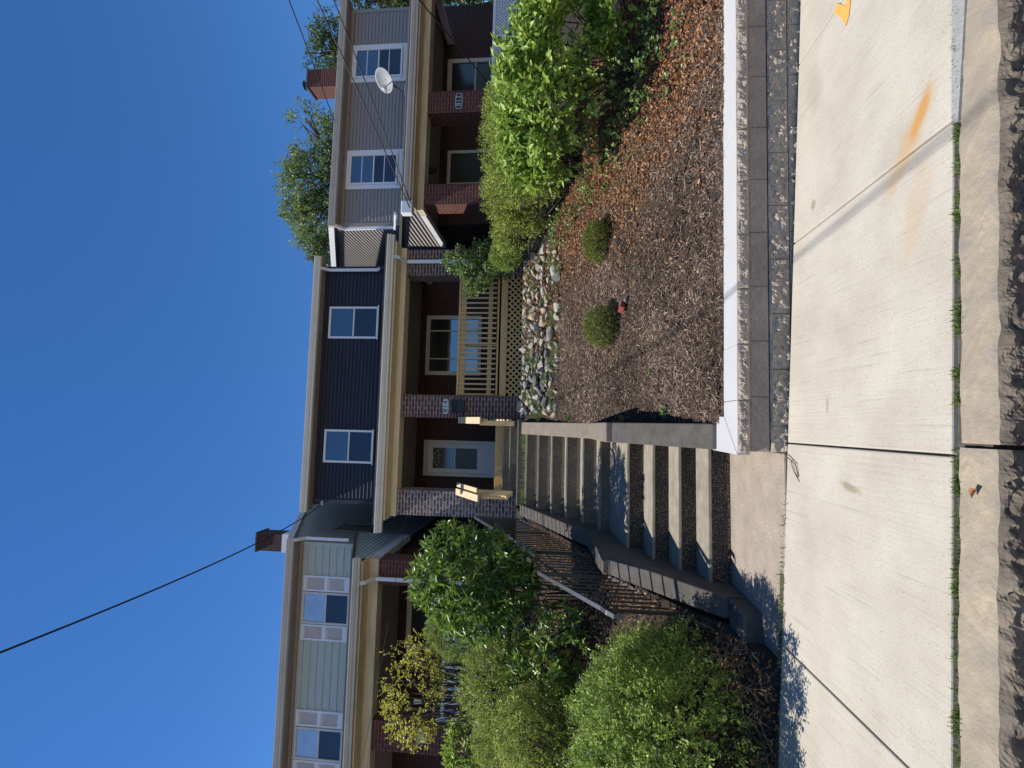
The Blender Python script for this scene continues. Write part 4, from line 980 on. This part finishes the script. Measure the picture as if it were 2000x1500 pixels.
rows = [(7.55,.02),(7.72,.04),(7.9,.05),(8.08,.05),(8.28,.05),(8.48,.04),(8.66,.03),(8.82,.02),(8.93,.0)]
for ri, (yy, dz) in enumerate(rows):
    x = .12+random.uniform(0,.12)
    while x < 2.95:
        s = random.choice([.045,.055,.07,.085,.10,.12]); x += s*.8
        zz = float(yard(x, yy))+dz*.4+.025
        if random.random() < (.55 if ri < 2 else .93):
            pale = x > 1.7 or random.random() < .4
            k = random.choice([0,2,3,4,6,7,8,10,11] if pale else [1,5,9,3,1,5])
            lab = 'pale jagged stone in the rubble bank below the porch lattice' if k % 4 != 1 else 'dark grey stone in the rubble bank below the porch lattice'
            if k % 4 == 2: lab = 'tan stone in the rubble bank below the porch lattice'
            stone(x, yy+random.uniform(-.06,.06), zz+random.uniform(-.01,.03), s*random.uniform(1.1,1.9), s*random.uniform(.8,1.3), s*random.uniform(.5,1.0), k, lab, G); cnt += 1
        x += s*random.uniform(.35,.75)
stone(1.62,8.15,1.98,.19,.12,.12,0,'large pale flat stone high in the middle of the rubble bank', G, .4)
stone(2.45,8.75,2.24,.20,.12,.09,4,'long pale slab at the top right of the rubble bank', G, .2)
stone(.32,8.95,2.27,.26,.16,.15,8,'large rounded stone at the foot of the 814 pillar', G, .1)
stone(.22,7.9,1.80,.13,.10,.10,2,'squarish tan stone next to the stair curb', G, .5)
stone(.18,7.62,1.66,.12,.10,.08,6,'lowest tan stone beside the stair curb', G, .9)
o = stone(1.44,5.42,.85,.075,.06,.05,1,'grey stone lying under the nearer boxwood', None)
b = MB().box(-.09,.09,-.04,.04,-.028,.028); o = b.build('brick', M['redbrick'], bevel=.006); o.location = (1.36,5.50,.90); o.rotation_euler = (.3,.2,.9)
tag(o, 'single red brick lying against the nearer boxwood', 'brick')

# grass and weeds
def blades(X, Y, Z, h, wd, name, label, kind='stuff', mat='weed', cat='grass', lean=.6, shape=4):
    n = len(X); A = unit(n)*lean; A[:,2] = np.abs(A[:,2])+.7; N_ = unit(n)
    o = leaf_mesh(name, np.stack([X,Y,Z],1), A, N_, h*RN.uniform(.4,1.2,n), wd*RN.uniform(.6,1.2,n), np.clip(RN.normal(.5,.22,n),0,1), M[mat], shape=6, fold=.1, curl=.25, org=(float(X.mean()),float(Y.mean()),float(Z.mean())))
    return tag(o, label, cat, kind=kind)
cl = RN.uniform(-3.2,2.6,75); cl = np.concatenate([cl, [.75,1.0,1.12,1.3,1.35,-.1,-.15,.45,-.9,-1.0,-1.05,-1.12,-1.15,-.6,-1.1]]); m = np.clip(RN.gamma(2, 14, len(cl)), 6, 70).astype(int)
X = np.concatenate([c+RN.normal(size=k)*.02 for c, k in zip(cl, m)]); Y = 2.146+RN.normal(size=len(X))*.006; Z = street(X)-.02
blades(X, Y, Z, .034, .005, 'joint_grass', 'grass and small weeds growing in the joint along the kerb')
X = RN.uniform(-.35,2.5,160); X = X[(np.sin(X*7) > .2)]; Y = 1.90+RN.normal(size=len(X))*.012; blades(X, Y, street(X)-.205, .05, .007, 'gutter_weeds', 'weeds growing at the foot of the kerb')
X = np.concatenate([RN.normal(-.95,.35,90), RN.uniform(-1.6,-.9,90)]); Y = 3.602+RN.normal(size=len(X))*.012; blades(X, Y, street(X)-.002, .035, .007, 'edge_weeds', 'tiny weeds along the seam between sidewalk and entry path')
X = RN.uniform(-1.50,-.08,900); X = X[(X < -1.15) | (X > -.42) | (RN.rand(900) < .15)]; Y = RN.uniform(8.5,8.95,len(X)); blades(X, Y, X*0+2.16, .10, .007, 'path_grass', 'tufts of grass on the landing below the porch steps')
C_ = RN.uniform([.1,7.45],[2.9,8.9],(60,2)); X = np.concatenate([c[0]+RN.normal(size=26)*.05 for c in C_]); Y = np.concatenate([c[1]+RN.normal(size=26)*.04 for c in C_]); ok = X > .06; X, Y = X[ok], Y[ok]
blades(X, Y, yard(X,Y)+.03, .10, .014, 'bank_weeds', 'green weeds sprouting between the rubble stones', lean=1.0)
n = 2600; X = RN.uniform(1.2,3.0,n); Y = RN.uniform(7.5,9.0,n); litter('dry_leaves', X, Y, 'dry leaves caught among the rubble stones', .045, .018, dz=.09)
for i, (x, y, lb) in enumerate([(.55,4.95,'small green weed in the middle of the mulch'),(.16,4.75,'green weed beside the right stair curb'),(.10,5.55,'tiny weed in the shade by the stair curb'),(1.75,5.25,'faint weed near the nearer boxwood'),(.13,7.1,'weed between curb and lowest stones')]):
    n = 34; X = x+RN.normal(size=n)*.022; Y = y+RN.normal(size=n)*.018
    blades(X, Y, yard(X, Y)+.01, .06, .018, 'weed_plant', lb, kind=None, cat='weed', lean=1.1)
# fallen twig and leaf
b = MB().tube([(-.17,3.58,.02),(-.22,3.45,.015),(-.30,3.42,.012)], .004, 5).tube([(-.19,3.52,.016),(-.27,3.48,.012),(-.33,3.41,.010)], .003, 5)
tag(b.build('fallen_twig', M['twig'], org=(-.2,3.5,.01)), 'short dark twig on the sidewalk at the wall corner', 'twig')
o = leaf_mesh('fallen_leaf', np.array([[-.20,2.03,.012]]), np.array([[-.8,.5,.3]]), np.array([[.2,.3,.9]]), .045, .028, np.array([.5]), M['litter'], shape=6, fold=.5, curl=.2, org=(-.2,2.03,.01))
tag(o, 'curled brown leaf on top of the kerb', 'leaf')
print('stones', cnt)
